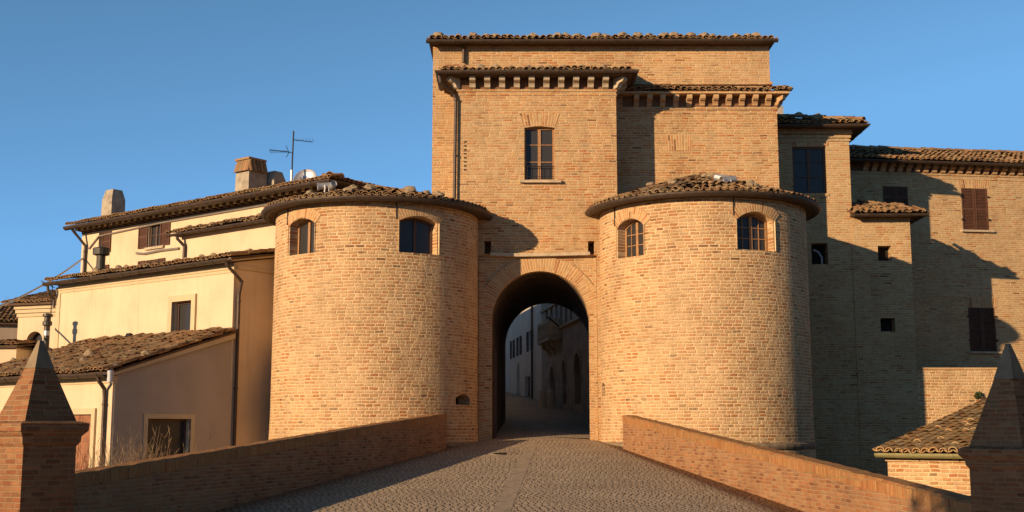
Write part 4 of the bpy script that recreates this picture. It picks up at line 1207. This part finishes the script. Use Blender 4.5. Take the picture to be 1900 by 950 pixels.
rf = MB(); sp = radians(16); zt = z3 + .11; hw = 4.0 + ev
tiles(rf, (x30 - .15, -ev, zt), (1, 0, 0), (0, cos(sp), sin(sp)), x31 + ev - x30 + .4, hw / cos(sp), keep=lambda x, s: x < (x31 + ev - x30 + .4) - s * cos(sp) + .1)
tiles(rf, (x31 + ev, -ev, zt), (0, 1, 0), (-cos(sp), 0, sin(sp)), 2 * hw, hw / cos(sp), keep=lambda x, s: s * cos(sp) - .1 < x < 2 * hw - s * cos(sp) + .1)
xr = x31 + ev - hw; zr = zt + hw * tan(sp)
deck(rf, [(x30 - .15, -ev + .03, zt), (x31 + ev - .03, -ev + .03, zt), (xr, -ev + hw, zr), (x30 - .15, -ev + hw, zr)]); deck(rf, [(x31 + ev - .03, -ev + .03, zt), (x31 + ev - .03, 8 + ev, zt), (xr, -ev + hw, zr)])
deck(rf, [(x31 + ev - .03, 8 + ev, zt), (x30 - .15, 8 + ev, zt), (x30 - .15, -ev + hw, zr), (xr, -ev + hw, zr)])
ridge(rf, (x31 + ev, -ev, zt + .06), (xr, -ev + hw, zr + .04)); ridge(rf, (x30 - .15, -ev + hw, zr + .03), (xr, -ev + hw, zr + .03))
ro3 = rf.build('roof', ['tile', 'deck'], H3)
gutter(ro3, [(x30 - .155, -ev - .08, z3 + .03), (x31 + ev + .08, -ev - .08, z3 + .05), (x31 + ev + .08, 8, z3 + .04)], r=.15)
pipe(H3, [(x30 + .15, -ev - .02, z3 + .0), (x30 + .2, -ev + .05, z3 - .15), (x30 + .42, -.1, z3 - .75), (x30 + .4, -.09, z3 - 1.1), (x30 + .35, -.09, 5)], .06, clips=[(x30 + .4, -.09, z3 - 1.0)])
MB().tube([(x30 + .6, -.05, z3 - .9), (x30 + 1.3, -.05, z3 - .42), (f3.X(300, 410), -.05, z3 - .30), (f3.X(480, 370), -.05, z3 - .29), (x31 - .2, -.05, z3 - .27)], .035, 6).build('cable', 'cable', H3)
MB().tube([(f3.X(255, 468), -.05, f3.Z(255, 470)), (f3.X(270, 468), -.06, f3.Z(270, 471)), (f3.X(300, 465), -.06, f3.Z(300, 465)), (f3.X(334, 461), -.05, f3.Z(334, 461))], .05, 6).build('awning_bar', 'cable', H3)
# chimneys
def chim(px, pyt, pyb, wd, dp, y, capm):
    x, zt_ = f3.hit(px, pyt, y); _, zb_ = f3.hit(px, pyb, y)
    zb_ -= .5
    H = zt_ - zb_
    m = MB().loft([[(x - wd / 2, y, zb_), (x + wd / 2, y, zb_), (x + wd / 2, y + dp, zb_), (x - wd / 2, y + dp, zb_)], [(x - wd * .47, y + .02, zb_ + H * .68), (x + wd * .47, y + .02, zb_ + H * .68), (x + wd * .47, y + dp, zb_ + H * .68), (x - wd * .47, y + dp, zb_ + H * .68)],
                   [(x - wd * .36, y + .12, zt_ - .1), (x + wd * .36, y + .12, zt_ - .1), (x + wd * .36, y + dp - .12, zt_ - .1), (x - wd * .36, y + dp - .12, zt_ - .1)]])
    o = m.build('chimney', 'chimney', ro3)
    return o, x, zt_, zb_, H
o, x, zt_, zb_, H = chim(199, 347, 394, .78, .7, 1.2, None)
o, x, zt_, zb_, H = chim(450, 292, 349, .82, .9, .55, None)
m = MB()
for k in range(6):
    xx = x - .34 + .136 * k
    one_tile(m, Vector((xx, .55 + .0, zb_ + H * .66)), Vector((1, 0, 0)), Vector((.06, .22, 1)).normalized(), Vector((0, -1, .22)).normalized(), .085, H * .3, True)
for k in range(5):
    yy = .62 + .18 * k
    one_tile(m, Vector((x + .43, yy, zb_ + H * .66)), Vector((0, 1, 0)), Vector((-.22, 0, 1)).normalized(), Vector((1, 0, .22)).normalized(), .085, H * .3, True)
m.build('tile_vents', 'tile', o)
MB().box(x - .42, x + .42, .52, 1.4, zt_ - .1, zt_ - .02).build('cap', 'tile', o)
o2 = MB().loft([[(x + .0, 1.6, zb_), (x + .65, 1.6, zb_), (x + .65, 2.2, zb_), (x + .0, 2.2, zb_)], [(x + .0, 1.6, zt_ - .75), (x + .65, 1.6, zt_ - .75), (x + .65, 2.2, zt_ - .75), (x + .0, 2.2, zt_ - .75)], [(x + .1, 1.7, zt_ - .4), (x + .55, 1.7, zt_ - .4), (x + .55, 2.1, zt_ - .4), (x + .1, 2.1, zt_ - .4)]]).build('chimney', 'chimney', ro3)
# projecting block of the tall house
yd = -2.0
xd0, xd1 = f3.X(337, 450, yd), f3.X(540, 420, yd); zd = f3.Z(430, 424, yd)
MB().box(xd0, xd1, yd, .3, 1, zd).build('block_wall', 'stucco', H3)
MB().box(xd0 - .3, xd1, yd - .3, .02, zd + .004, zd + .06).build('eave_board', 'deck', H3)
rf = MB(); sp = radians(14)
tiles(rf, (xd0 - .32, yd - .3, zd + .1), (1, 0, 0), (0, cos(sp), sin(sp)), xd1 - xd0 + .3, 2.3 / cos(sp), jit=2)
deck(rf, [(xd0 - .3, yd - .28, zd + .1), (xd1, yd - .28, zd + .1), (xd1, 0, zd + .1 + 2.3 * tan(sp)), (xd0 - .3, 0, zd + .1 + 2.3 * tan(sp))])
ro = rf.build('block_roof', ['tile', 'deck'], H3)
gutter(ro, [(xd0 - .34, yd - .38, zd + .03), (xd1, yd - .38, zd + .05)], r=.09)
pipe(H3, [(xd0 + .15, yd - .34, zd), (xd0 + .15, yd - .3, zd - .15), (xd0 + .28, yd - .08, zd - .4), (xd0 + .26, yd - .08, zd - 2.6)], .06)
for k in range(9):
    x = xd0 + (xd1 - xd0) * (k + .5) / 9; p = Matrix.Rotation(RL, 3, 'Z') @ Vector((x, yd + .05, 0))
    stone((p.x + H3.location.x, p.y + H3.location.y, zd + .28), RND.uniform(.12, .19), 'stone on the low roof of the block projecting from the tall cream house', 'stones on the projecting block')
for k in range(10):
    x = x1a + (0 - x1a) * (k + RND.uniform(.1, .9)) / 10; y = RND.uniform(.3, 1.6)
    p = Matrix.Rotation(RL, 3, 'Z') @ Vector((x, y, 0))
    stone((p.x + OC[0], p.y + OC[1], z1 + .13 + (y + .36) * tan(sp1) + .14), RND.uniform(.1, .18), 'stone on the tiled roof of the two storey cream house', 'stones on the two storey house roof')

# ---- far-left houses
H4 = thing('far_cream_house', 'small pale house with an arched opening, far left behind the annex roof', 'house', (X_(106, 620, 50), 50, 0), radians(-20))
f4 = Frame(H4.location.x, 50, radians(-20))
xe0 = f4.X(31, 640); ze = f4.Z(70, 567)
ao = rect(f4, 49, 615, 78, 665)
b = MB().box(xe0, 2.5, 0, 6, 1, ze)
cut(b, [MB().prism_y(arch_poly(ao[0], ao[1], ao[2], ao[3] - .3, .3), -.4, .4)], 'wall', 'stucco', H4)
MB().box(ao[0], ao[1], .33, .36, ao[2], ao[3]).build('window', 'glass', H4)
for k in range(3): MB().box(xe0 - .12 + .04 * k, 2.5, -.16 + .05 * k, .1, ze - .16 * (k + 1) + .02, ze - .16 * k - .004).build('cornice', 'stucco_trim', H4)
eave_wave(H4, xe0 - .5, 2.5, 0, ze, .35, radians(15), 3.2, g=False)
MB().box(xe0 - .45, 2.5, -.33, 3, ze + .004, ze + .1).build('eave_board', 'deck', H4)
H5 = thing('far_shaded_house', 'shaded house with a tiled roof cut by the left edge of the photo', 'house', (X_(33, 620, 56), 56, 0), radians(15))
f5 = Frame(H5.location.x, 56, radians(15))
zf = f5.Z(15, 603)
MB().box(-8, 0, 0, 6, 1, zf).build('wall', 'street_brown', H5)
MB().box(-8, .2, -.3, 6, zf + .004, zf + .07).build('eave_board', 'deck', H5)
eave_wave(H5, -8, .3, 0, zf + .02, .35, radians(18), 3.0, g=False)
H6 = thing('low_tiled_house', 'low cream house with tiled eave before the shaded house at the left edge', 'house', (X_(31, 640, 49), 49, 0), radians(-5))
f6 = Frame(H6.location.x, 49, radians(-5))
zh = f6.Z(15, 646)
MB().box(-7, 0, 0, 4, 0, zh).build('wall', 'stucco', H6)
MB().box(-7, .1, -.2, 4, zh + .004, zh + .07).build('eave_board', 'deck', H6)
eave_wave(H6, -7, .15, 0, zh + .02, .25, radians(6), 3.6, g=False)

# ================================================================== STREET BEYOND THE ARCH
RS = -radians(82.4)
OS = (X_(1005, 700, 64.5), 64.5)
fs = Frame(OS[0], OS[1], RS)
S1 = thing('stone_palace', 'dim grey stone palace with a balcony seen through the arch', 'palace', (OS[0], OS[1], 2.4), RS)
S2 = thing('white_townhouse', 'dim white townhouse with dark shutters seen through the arch', 'house', (OS[0], OS[1], 2.4), RS)
zo_ = -2.4
def sz(px, py): return fs.Z(px, py) + zo_
def sx(px, py): return fs.X(px, py)
b = MB().box(0, 15.5, 0, 8, -2, 13)
ops = []
for k in range(6): ops.append((sx(1012 + 9 * k, 590), sx(1016.5 + 9 * k, 590), sz(1014 + 9 * k, 616 - 4 * k), sz(1014 + 9 * k, 575 - 7 * k)))
arches = [(1066, 1078, 750, 655), (1044, 1051, 750, 668), (1021, 1030, 748, 680)]
c = MB()
for o in ops: c.box(o[0], o[1], -.5, .3, o[2], o[3])
for (p0, p1, q0_, q1_) in arches:
    xa, xb = sx(p0, 700), sx(p1, 700); zz0, zz1 = sz((p0 + p1) / 2, q0_), sz((p0 + p1) / 2, q1_)
    c.prism_y(arch_poly(xa, xb, zz0, zz1 - (xb - xa) / 2, (xb - xa) / 2), -.5, .4)
cut(b, [c], 'wall', 'street_stone', S1)
for o in ops: window(S1, T((o[0] + o[1]) / 2, .2, o[2]), o[1] - o[0], o[3] - o[2], 0, 'wood_dark', 3, 1, 2)
for (p0, p1, q0_, q1_) in arches:
    xa, xb = sx(p0, 700), sx(p1, 700); zz0, zz1 = sz((p0 + p1) / 2, q0_), sz((p0 + p1) / 2, q1_)
    MB().box(xa, xb, .34, .38, zz0, zz1).build('door', 'wood_dark', S1)
    rg = MB(); arch_ring(rg, (xa + xb) / 2, zz1 - (xb - xa) / 2, (xb - xa) / 2 + .01, (xb - xa) / 2 + .2, pi / 2, -.05, .1); rg.build('arch', 'stone_trim', S1)
for k in range(8): MB().box(.02, 15.45, -.03 - .012 * (k % 2), .02, .5 + .62 * k, .5 + .62 * k + .5).build('stone_course', 'street_stone', S1) if k < 0 else None
MB().box(0, 15.5, -.18, .1, sz(1040, 611), sz(1040, 607)).build('cornice', 'stone_trim', S1)
MB().box(0, 15.5, -.1, .1, sz(1040, 560), sz(1040, 556)).build('cornice', 'stone_trim', S1)
bxa, bxb = sx(1020, 640), sx(1043, 640); bz0, bz1 = sz(1028, 637), sz(1028, 613)
bal = MB().box(bxa, bxb, -.65, .05, bz0, bz0 + .16)
bal.build('balcony', 'stone_trim', S1)
m = MB()
for k in range(9):
    x = bxa + .12 + (bxb - bxa - .24) * k / 8
    m.lathe([(.05, bz0 + .2), (.09, bz0 + .4), (.05, bz0 + .7), (.07, bz0 + .88)], 8, (x, -.57))
m.box(bxa + .02, bxb - .02, -.64, -.5, bz0 + .87, bz0 + 1.02); m.box(bxa + .02, bxa + .16, -.64, .05, bz0 + .2, bz0 + 1.02); m.box(bxb - .16, bxb - .02, -.64, .05, bz0 + .2, bz0 + 1.02)
m.build('balustrade', 'stone_trim', S1)
corbel_row(S1, 'stone_trim', scroll(.5, .6), .25, [(bxa + .4, 0, bz0 - .6, 0), ((bxa + bxb) / 2, 0, bz0 - .6, 0), (bxb - .4, 0, bz0 - .6, 0)])
MB().tube([(bxb, -.1, bz0 + .6), (bxb + 1.2, -.9, bz0 + 1.0)], .03, 6).build('bracket', 'iron', S1)
b = MB().box(-26, -.02, .1, 8, -2, 9.6)
ops = [(sx(978, 640), sx(983, 640)), (sx(959, 648), sx(963, 648)), (sx(947, 650), sx(950.5, 650))]
c = MB(); zz0, zz1 = sz(975, 653), sz(975, 617)
for a_, b_ in ops: c.box(a_, b_, -.4, .3, zz0, zz1)
dA, dB = sx(971, 720), sx(981, 720); c.box(dA, dB, -.4, .35, -.6, sz(976, 698))
eA, eB = sx(956, 700), sx(961, 700); c.prism_y(arch_poly(eA, eB, -.6, sz(958, 692), .7), -.4, .35)
cut(b, [c], 'wall', 'street_white', S2)
for a_, b_ in ops:
    MB().box(a_, b_, .28, .31, zz0, zz1).build('window', 'glass', S2)
    wd = (b_ - a_) * .5
    shutter_leaf(S2, T(a_ - wd - .02, .055, zz0), wd, zz1 - zz0); shutter_leaf(S2, T(b_ + .02, .055, zz0), wd, zz1 - zz0)
MB().box(dA, dB, .3, .34, -.6, sz(976, 698)).build('door', 'wood_dark', S2); MB().box(eA, eB, .3, .34, -.6, sz(958, 692) + .7).build('door', 'wood_dark', S2)
pipe(S2, [(sx(987, 650), .0, 9.6), (sx(987, 650), .0, -.5)], .06)
MB().box(-26, -.05, -.5, 8, 9.61, 9.75).build('eave_board', 'deck', S2)
corbel_row(S2, 'street_white', scroll(.45, .5), .22, [(-.6 - .9 * k, .1, 9.1, 0) for k in range(26)], 'corbel')
S3 = thing('street_house', 'plain brown house closing the left side of the street beyond the arch', 'house', (-9.2, 49, 2), radians(4))
b = MB().box(-.3, 3.4, 1, 34, -2, 8.8)
cut(b, [MB().box(3.1, 3.8, 4, 5.2, 3.5, 5.2)], 'wall', 'street_brown', S3)
MB().box(-.5, 3.7, .8, 34.3, 8.81, 9.0).build('roof', 'deck', S3)
for px, lab in ((1007, 'pale stone bollard before the stone palace, nearer the white townhouse'), (1021, 'pale stone bollard before the stone palace, nearer the dark doorway')):
    Yb = 59; x = X_(px, 745, Yb)
    tag(MB().lathe([(.2, -.1), (.2, .75), (.17, .85), (.08, .93), (.01, .95)], 14).build('bollard', 'street_white'), lab, 'bollard').location = (x, Yb, road_z(Yb))

# ================================================================== THINGS ON ROOFS AND WALLS
R3 = Matrix.Rotation(RL, 3, 'Z')
def w3(x, y, z): p = R3 @ Vector((x, y, 0)); return (p.x + H3.location.x, p.y + H3.location.y, z)
an = thing('tv_antenna', 'thin metal television antenna mast on the roof of the tall cream house', 'antenna', w3(f3.X(541, 330, .5), .5, f3.Z(541, 331, .5)), 0)
pxm = (f3.oy + .5) / 2250.0; u = an.location.y / 2250.0
MB().tube([(0, 0, -.6), (.01, 0, .5), (.03, 0, 92 * u)], .028, 8).build('mast', 'iron', an)
MB().tube([(0, 0, -.6), (.0, 0, 16 * u)], .05, 8).build('sleeve', 'steel', an)
m = MB().tube([(.02, 0, 75 * u), (36 * u, .3, 74 * u)], .014, 6)
for k in range(6): x = .15 + k * .12; m.tube([(x, -.2, 75 * u - .005), (x, .25, 75 * u - .005)], .007, 5)
m.build('upper_aerial', 'iron', an)
m = MB().tube([(.02, 0, 50 * u), (-40 * u, -.3, 52 * u)], .016, 6)
for k in range(13): x = -.15 - k * .055; m.tube([(x, -.3, 50.5 * u), (x, .12, 50.5 * u)], .007, 5)
m.tube([(-.12, 0, 50 * u), (-.22, -.1, 62 * u)], .012, 5); m.tube([(-.12, 0, 50 * u), (-.2, -.1, 40 * u)], .012, 5)
m.build('lower_aerial', 'iron', an)
ds = thing('satellite_dish', 'round grey satellite dish behind the roof edge of the tall cream house', 'satellite dish', w3(f3.X(567, 322, 1.0), 1.0, f3.Z(567, 334, 1.0)), radians(-10))
M_ = Matrix.Rotation(radians(68), 4, 'X')
MB().lathe([(.02, -.12), (.2, -.1), (.38, -.02), (.46, .05), (.44, .06), (.36, 0), (.2, -.07), (.02, -.09)], 28).xf(M_).build('dish', 'steel', ds)
MB().tube([(0, .1, 0), (0, .1, -.8)], .03).build('pole', 'iron', ds)
MB().tube([(0, .0, -.3), (0, -.55, .0)], .014, 6).build('feed_arm', 'iron', ds)
def spot(p, rot, tilt, label, s=1.0):
    t = thing('spotlight', label, 'spotlight', p, rot)
    Mx = Matrix.Rotation(tilt, 4, 'X') @ Matrix.Rotation(pi / 2, 4, 'X') @ Matrix.Scale(s, 4)
    MB().lathe([(.05, -.24), (.1, -.2), (.11, .1), (.13, .22), (.115, .22), (.1, .12), (.01, .1)], 16).xf(Mx).build('housing', 'steel', t)
    MB().tube([(-.12 * s, 0, 0), (-.13 * s, 0, -.22 * s), (.13 * s, 0, -.22 * s), (.12 * s, 0, 0)], .015 * s, 6).build('bracket', 'steel', t)
    return t
t, cx, R, zt, slp, ov = TR
p = FW.hit(1340, 331, 35.6); p2 = FW.hit(1352, 334, 35.4)
spot((p[0], 35.6, p[1]), radians(60), .3, 'grey spotlight on the right tower roof, left of a pair', 1.1); spot((p2[0], 35.4, p2[1]), radians(-70), .2, 'grey spotlight on the right tower roof, right of a pair', 1.1)
p = FW.hit(602, 345, 35.8); p2 = FW.hit(616, 346, 35.8)
spot((p[0], 35.8, p[1]), radians(-75), .15, 'long grey spotlight aimed left on the left tower roof', .95); spot((p2[0], 35.8, p2[1]), radians(30), -.4, 'round grey spotlight aimed up on the left tower roof', .8)
def flood(px, py, y, rz, label):
    x, z = fl.hit(px, py, y); q = R3 @ Vector((x, y, 0))
    t = thing('floodlight', label, 'floodlight', (q.x + OC[0], q.y + OC[1], z), rz)
    MB().box(-.13, .13, -.05, .05, 0, .2, Matrix.Rotation(-.5, 4, 'X')).build('housing', 'iron', t)
    MB().tube([(0, .02, .0), (0, .04, -.3)], .025, 6).build('bracket', 'iron', t)
flood(236, 629, -.35, RL, 'small dark floodlight in the middle of the annex roof'); flood(391, 619, -.3, RL, 'small dark floodlight high on the annex roof near the downpipe')
x, z = fx2.hit(252, 690, -.35); q = R3 @ Vector((.25, -.32, 0))
t = thing('wall_lamp', 'pale cylindrical lamp hanging at the lower corner of the annex verge', 'lamp', (q.x + H2.location.x + .05, q.y + H2.location.y, z2 + .12))
MB().lathe([(.09, -.32), (.09, 0), (.06, .04), (.01, .05)], 14).build('housing', 'steel', t)
MB().tube([(-.02, 0, .04), (.1, .1, .16), (.16, .3, .16)], .03, 6).build('bracket', 'steel', t)
c0 = Vector(w3(x30 + .3, -.1, f3.Z(150, 481))); c1 = Vector((X_(-60, 590, 40), 40, Z_(590, 40)))
pts = [c0.lerp(c1, k / 24) - Vector((0, 0, .25 * 4 * (k / 24) * (1 - k / 24))) for k in range(25)]
tag(MB().tube(pts, .035, 6).build('overhead_cable', 'steel'), 'thin pale overhead cable running from the tall cream house out of the left edge', 'cable')
pl_ = FW.hit(97, 535, 47)
an2 = thing('roof_aerial', 'small thin aerial sticking up beyond the left end of the cream house roof', 'antenna', (pl_[0], 47, pl_[1]))
m = MB().tube([(0, 0, -1.2), (0, 0, .35)], .02, 6); m.build('mast', 'iron', an2)
m = MB().tube([(-.45, .0, .3), (.1, 0, .02)], .014, 5)
for k in range(5): m.tube([(-.4 + .1 * k, -.15, .27 - .055 * k), (-.4 + .1 * k, .15, .27 - .055 * k)], .008, 5)
m.build('aerial', 'iron', an2)

# ================================================================== PLANTS
def blades(mb, n, rx, ry, h, seed, w=.012, lean=.5):
    r = random.Random(seed)
    for _ in range(n):
        x, y = r.gauss(0, rx * .5), r.gauss(0, ry * .5); H = h * r.uniform(.4, 1); a = r.uniform(0, 2 * pi); l = r.uniform(.05, lean) * H
        P = [Vector((x + cos(a) * l * t * t, y + sin(a) * l * t * t, H * t * (1 - .08 * t))) for t in (0, .35, .7, 1)]
        sd = Vector((-sin(a), cos(a), 0))
        for k in range(3):
            w0, w1 = w * (1 - k * .3), w * (1 - (k + 1) * .3) + .001
            mb.face([P[k] - sd * w0, P[k] + sd * w0, P[k + 1] + sd * w1, P[k + 1] - sd * w1])
        if r.random() < .5:
            for q in range(3):
                p0 = P[2].lerp(P[3], r.random()); p1 = p0 + Vector((r.uniform(-.15, .15), r.uniform(-.15, .15), r.uniform(.05, .25))) * h * .35
                mb.face([p0 - sd * .004, p0 + sd * .004, p1 + sd * .002, p1 - sd * .002])
    return mb
for k, (px, Yp, n, h) in enumerate(((150, 20.5, 110, 1.75), (185, 21.0, 110, 1.85), (215, 21.6, 130, 1.95), (262, 22.4, 160, 2.15), (300, 23.0, 110, 1.75), (330, 23.6, 80, 1.6))):
    x = X_(px, 850, Yp); zz = Z_(862 - (px - 150) * .12, Yp)
    base = zz - .55
    lab = ('dry straw coloured weeds behind the left parapet before the brown door', 'dry straw coloured weeds behind the left parapet by the annex downpipe', 'dry weeds behind the left parapet at the annex corner', 'tall dry weeds behind the left parapet before the dark shop window', 'dry weeds behind the left parapet right of the tall weeds', 'low dry weeds behind the left parapet nearest the tall downpipe')[k]
    tag(blades(MB(), n, .75, .5, h, 40 + k, .006).build('dry_weeds', 'twig'), lab, 'weeds', 'dry weeds behind the left parapet').location = (x, Yp, base - .8)
m = MB()
def leafball(mb, c, r, n, s, seed):
    q = random.Random(seed)
    for _ in range(n):
        d = Vector((q.gauss(0, 1), q.gauss(0, 1), q.gauss(0, 1))).normalized() * r * q.uniform(.3, 1) ** .6
        p = Vector(c) + d; a = Vector((q.uniform(-1, 1), q.uniform(-1, 1), q.uniform(-1, 1))).normalized(); b_ = a.orthogonal().normalized()
        k = s * q.uniform(.6, 1.3)
        mb.face([p - a * k, p + b_ * k * .5, p + a * k, p - b_ * k * .5])
leafball(m, (0, 0, 0), .14, 160, .045, 3)
px_, pz_ = fa.hit(1815, 733, -.1)
tag(m.build('wall_plant', 'leaf'), 'small green plant growing from the sunlit wall above the outbuilding roof', 'plant').location = (px_ + HA.location.x, YA - .1, pz_)

def branch(mb, p, d, L_, r, depth, rnd, tips):
    n = 3; pts = [Vector(p)]; dd = Vector(d)
    for k in range(n):
        dd = (dd + Vector((rnd.uniform(-.18, .18), rnd.uniform(-.18, .18), rnd.uniform(-.03, .14)))).normalized(); pts.append(pts[-1] + dd * L_ / n)
    loops = []
    for k, q in enumerate(pts):
        rr = r * (1 - .45 * k / n); o = dd.orthogonal().normalized(); o2 = dd.cross(o)
        loops.append([q + o * rr * cos(a) + o2 * rr * sin(a) for a in [2 * pi * j / 5 for j in range(5)]])
    mb.loft(loops)
    if depth == 0: tips.append(pts[-1]); return
    for k in range(rnd.choice((2, 3, 3))):
        t = rnd.uniform(.45, 1); q = pts[min(n - 1, int(t * n))].lerp(pts[min(n, int(t * n) + 1)], .5) if t < .95 else pts[-1]
        nd = (dd + Vector((rnd.uniform(-.8, .8), rnd.uniform(-.8, .8), rnd.uniform(0, .5)))).normalized()
        branch(mb, q, nd, L_ * rnd.uniform(.6, .8), r * .52, depth - 1, rnd, tips)
def bare_tree(loc, H, seed, label):
    t = thing('bare_tree', label, 'tree', loc)
    r = random.Random(seed); tips = []
    MB().loft([[(.22 * cos(a), .22 * sin(a), -1) for a in [2 * pi * j / 8 for j in range(8)]], [(.14 * cos(a), .14 * sin(a), H * .35) for a in [2 * pi * j / 8 for j in range(8)]]]).build('trunk', 'bark', t)
    m = MB()
    for k in range(7): branch(m, (0, 0, H * (.22 + .018 * k)), (cos(k * 2.4) * .55, sin(k * 2.4) * .55, 1), H * .3, .07, 4, r, tips)
    m.build('crown', 'bark', t)
Yt = 70
bare_tree((X_(6, 590, Yt), Yt, Z_(560, Yt) - 7.6), 8.2, 5, 'leafless tree rising behind the roofs at the left edge')
bare_tree((X_(-45, 590, Yt + 3), Yt + 3, Z_(560, Yt) - 7.8), 8.4, 9, 'second leafless tree, just outside the left edge beside the first')

# the evergreen beside the camera that keeps the right pillar in shade
tr = thing('evergreen_tree', 'evergreen tree beside the road left of the viewpoint, shading the right pillar', 'tree', (-7.6, 1.85, -.25))
r = random.Random(3); m = MB()
m.loft([[(.2 * k * cos(a), .2 * k * sin(a), z) for a in [2 * pi * j / 9 for j in range(9)]] for k, z in ((1.2, -.2), (.9, 2), (.7, 4.5), (.35, 6.6))])
m.build('trunk', 'bark', tr)
m = MB()
for k in range(60):
    a = r.uniform(0, 2 * pi); q = 1.75 * r.uniform(0, 1) ** .5; z = 6.25 + r.uniform(-.95, .95)
    leafball(m, (q * cos(a), q * sin(a), z), .6, 150, .15, 100 + k)
m.build('crown', 'leaf', tr)

# added unseen wood right of and behind the viewpoint, cutting the sky light
r = random.Random(12); m = MB()
path = [(36, 30), (33, 12), (29, -6), (20, -22), (6, -30), (-8, -34)]
for _ in range(9000):
    k = r.randrange(len(path) - 1); t = r.random(); x = path[k][0] + (path[k + 1][0] - path[k][0]) * t; y = path[k][1] + (path[k + 1][1] - path[k][1]) * t
    H = 11 + 4 * noise.noise(Vector((x * .16, y * .16, 0))) + 2 * noise.noise(Vector((x * .6, y * .6, 3)))
    z = H * r.random() ** .8 - .2; q = 3.2 * sqrt(max(.05, 1 - (z / H) ** 2))
    p = Vector((x + r.uniform(-q, q), y + r.uniform(-q, q), z)); a = Vector((r.uniform(-1, 1), r.uniform(-1, 1), r.uniform(-1, 1))).normalized(); b_ = a.orthogonal().normalized(); s_ = r.uniform(.3, .75)
    m.face([p - a * s_, p + b_ * s_ * .6, p + a * s_, p - b_ * s_ * .6])
tag(m.build('wood', 'leaf_screen'), 'added unseen wood right of and behind the viewpoint, screening off sky light', 'wood', None, 'stuff')
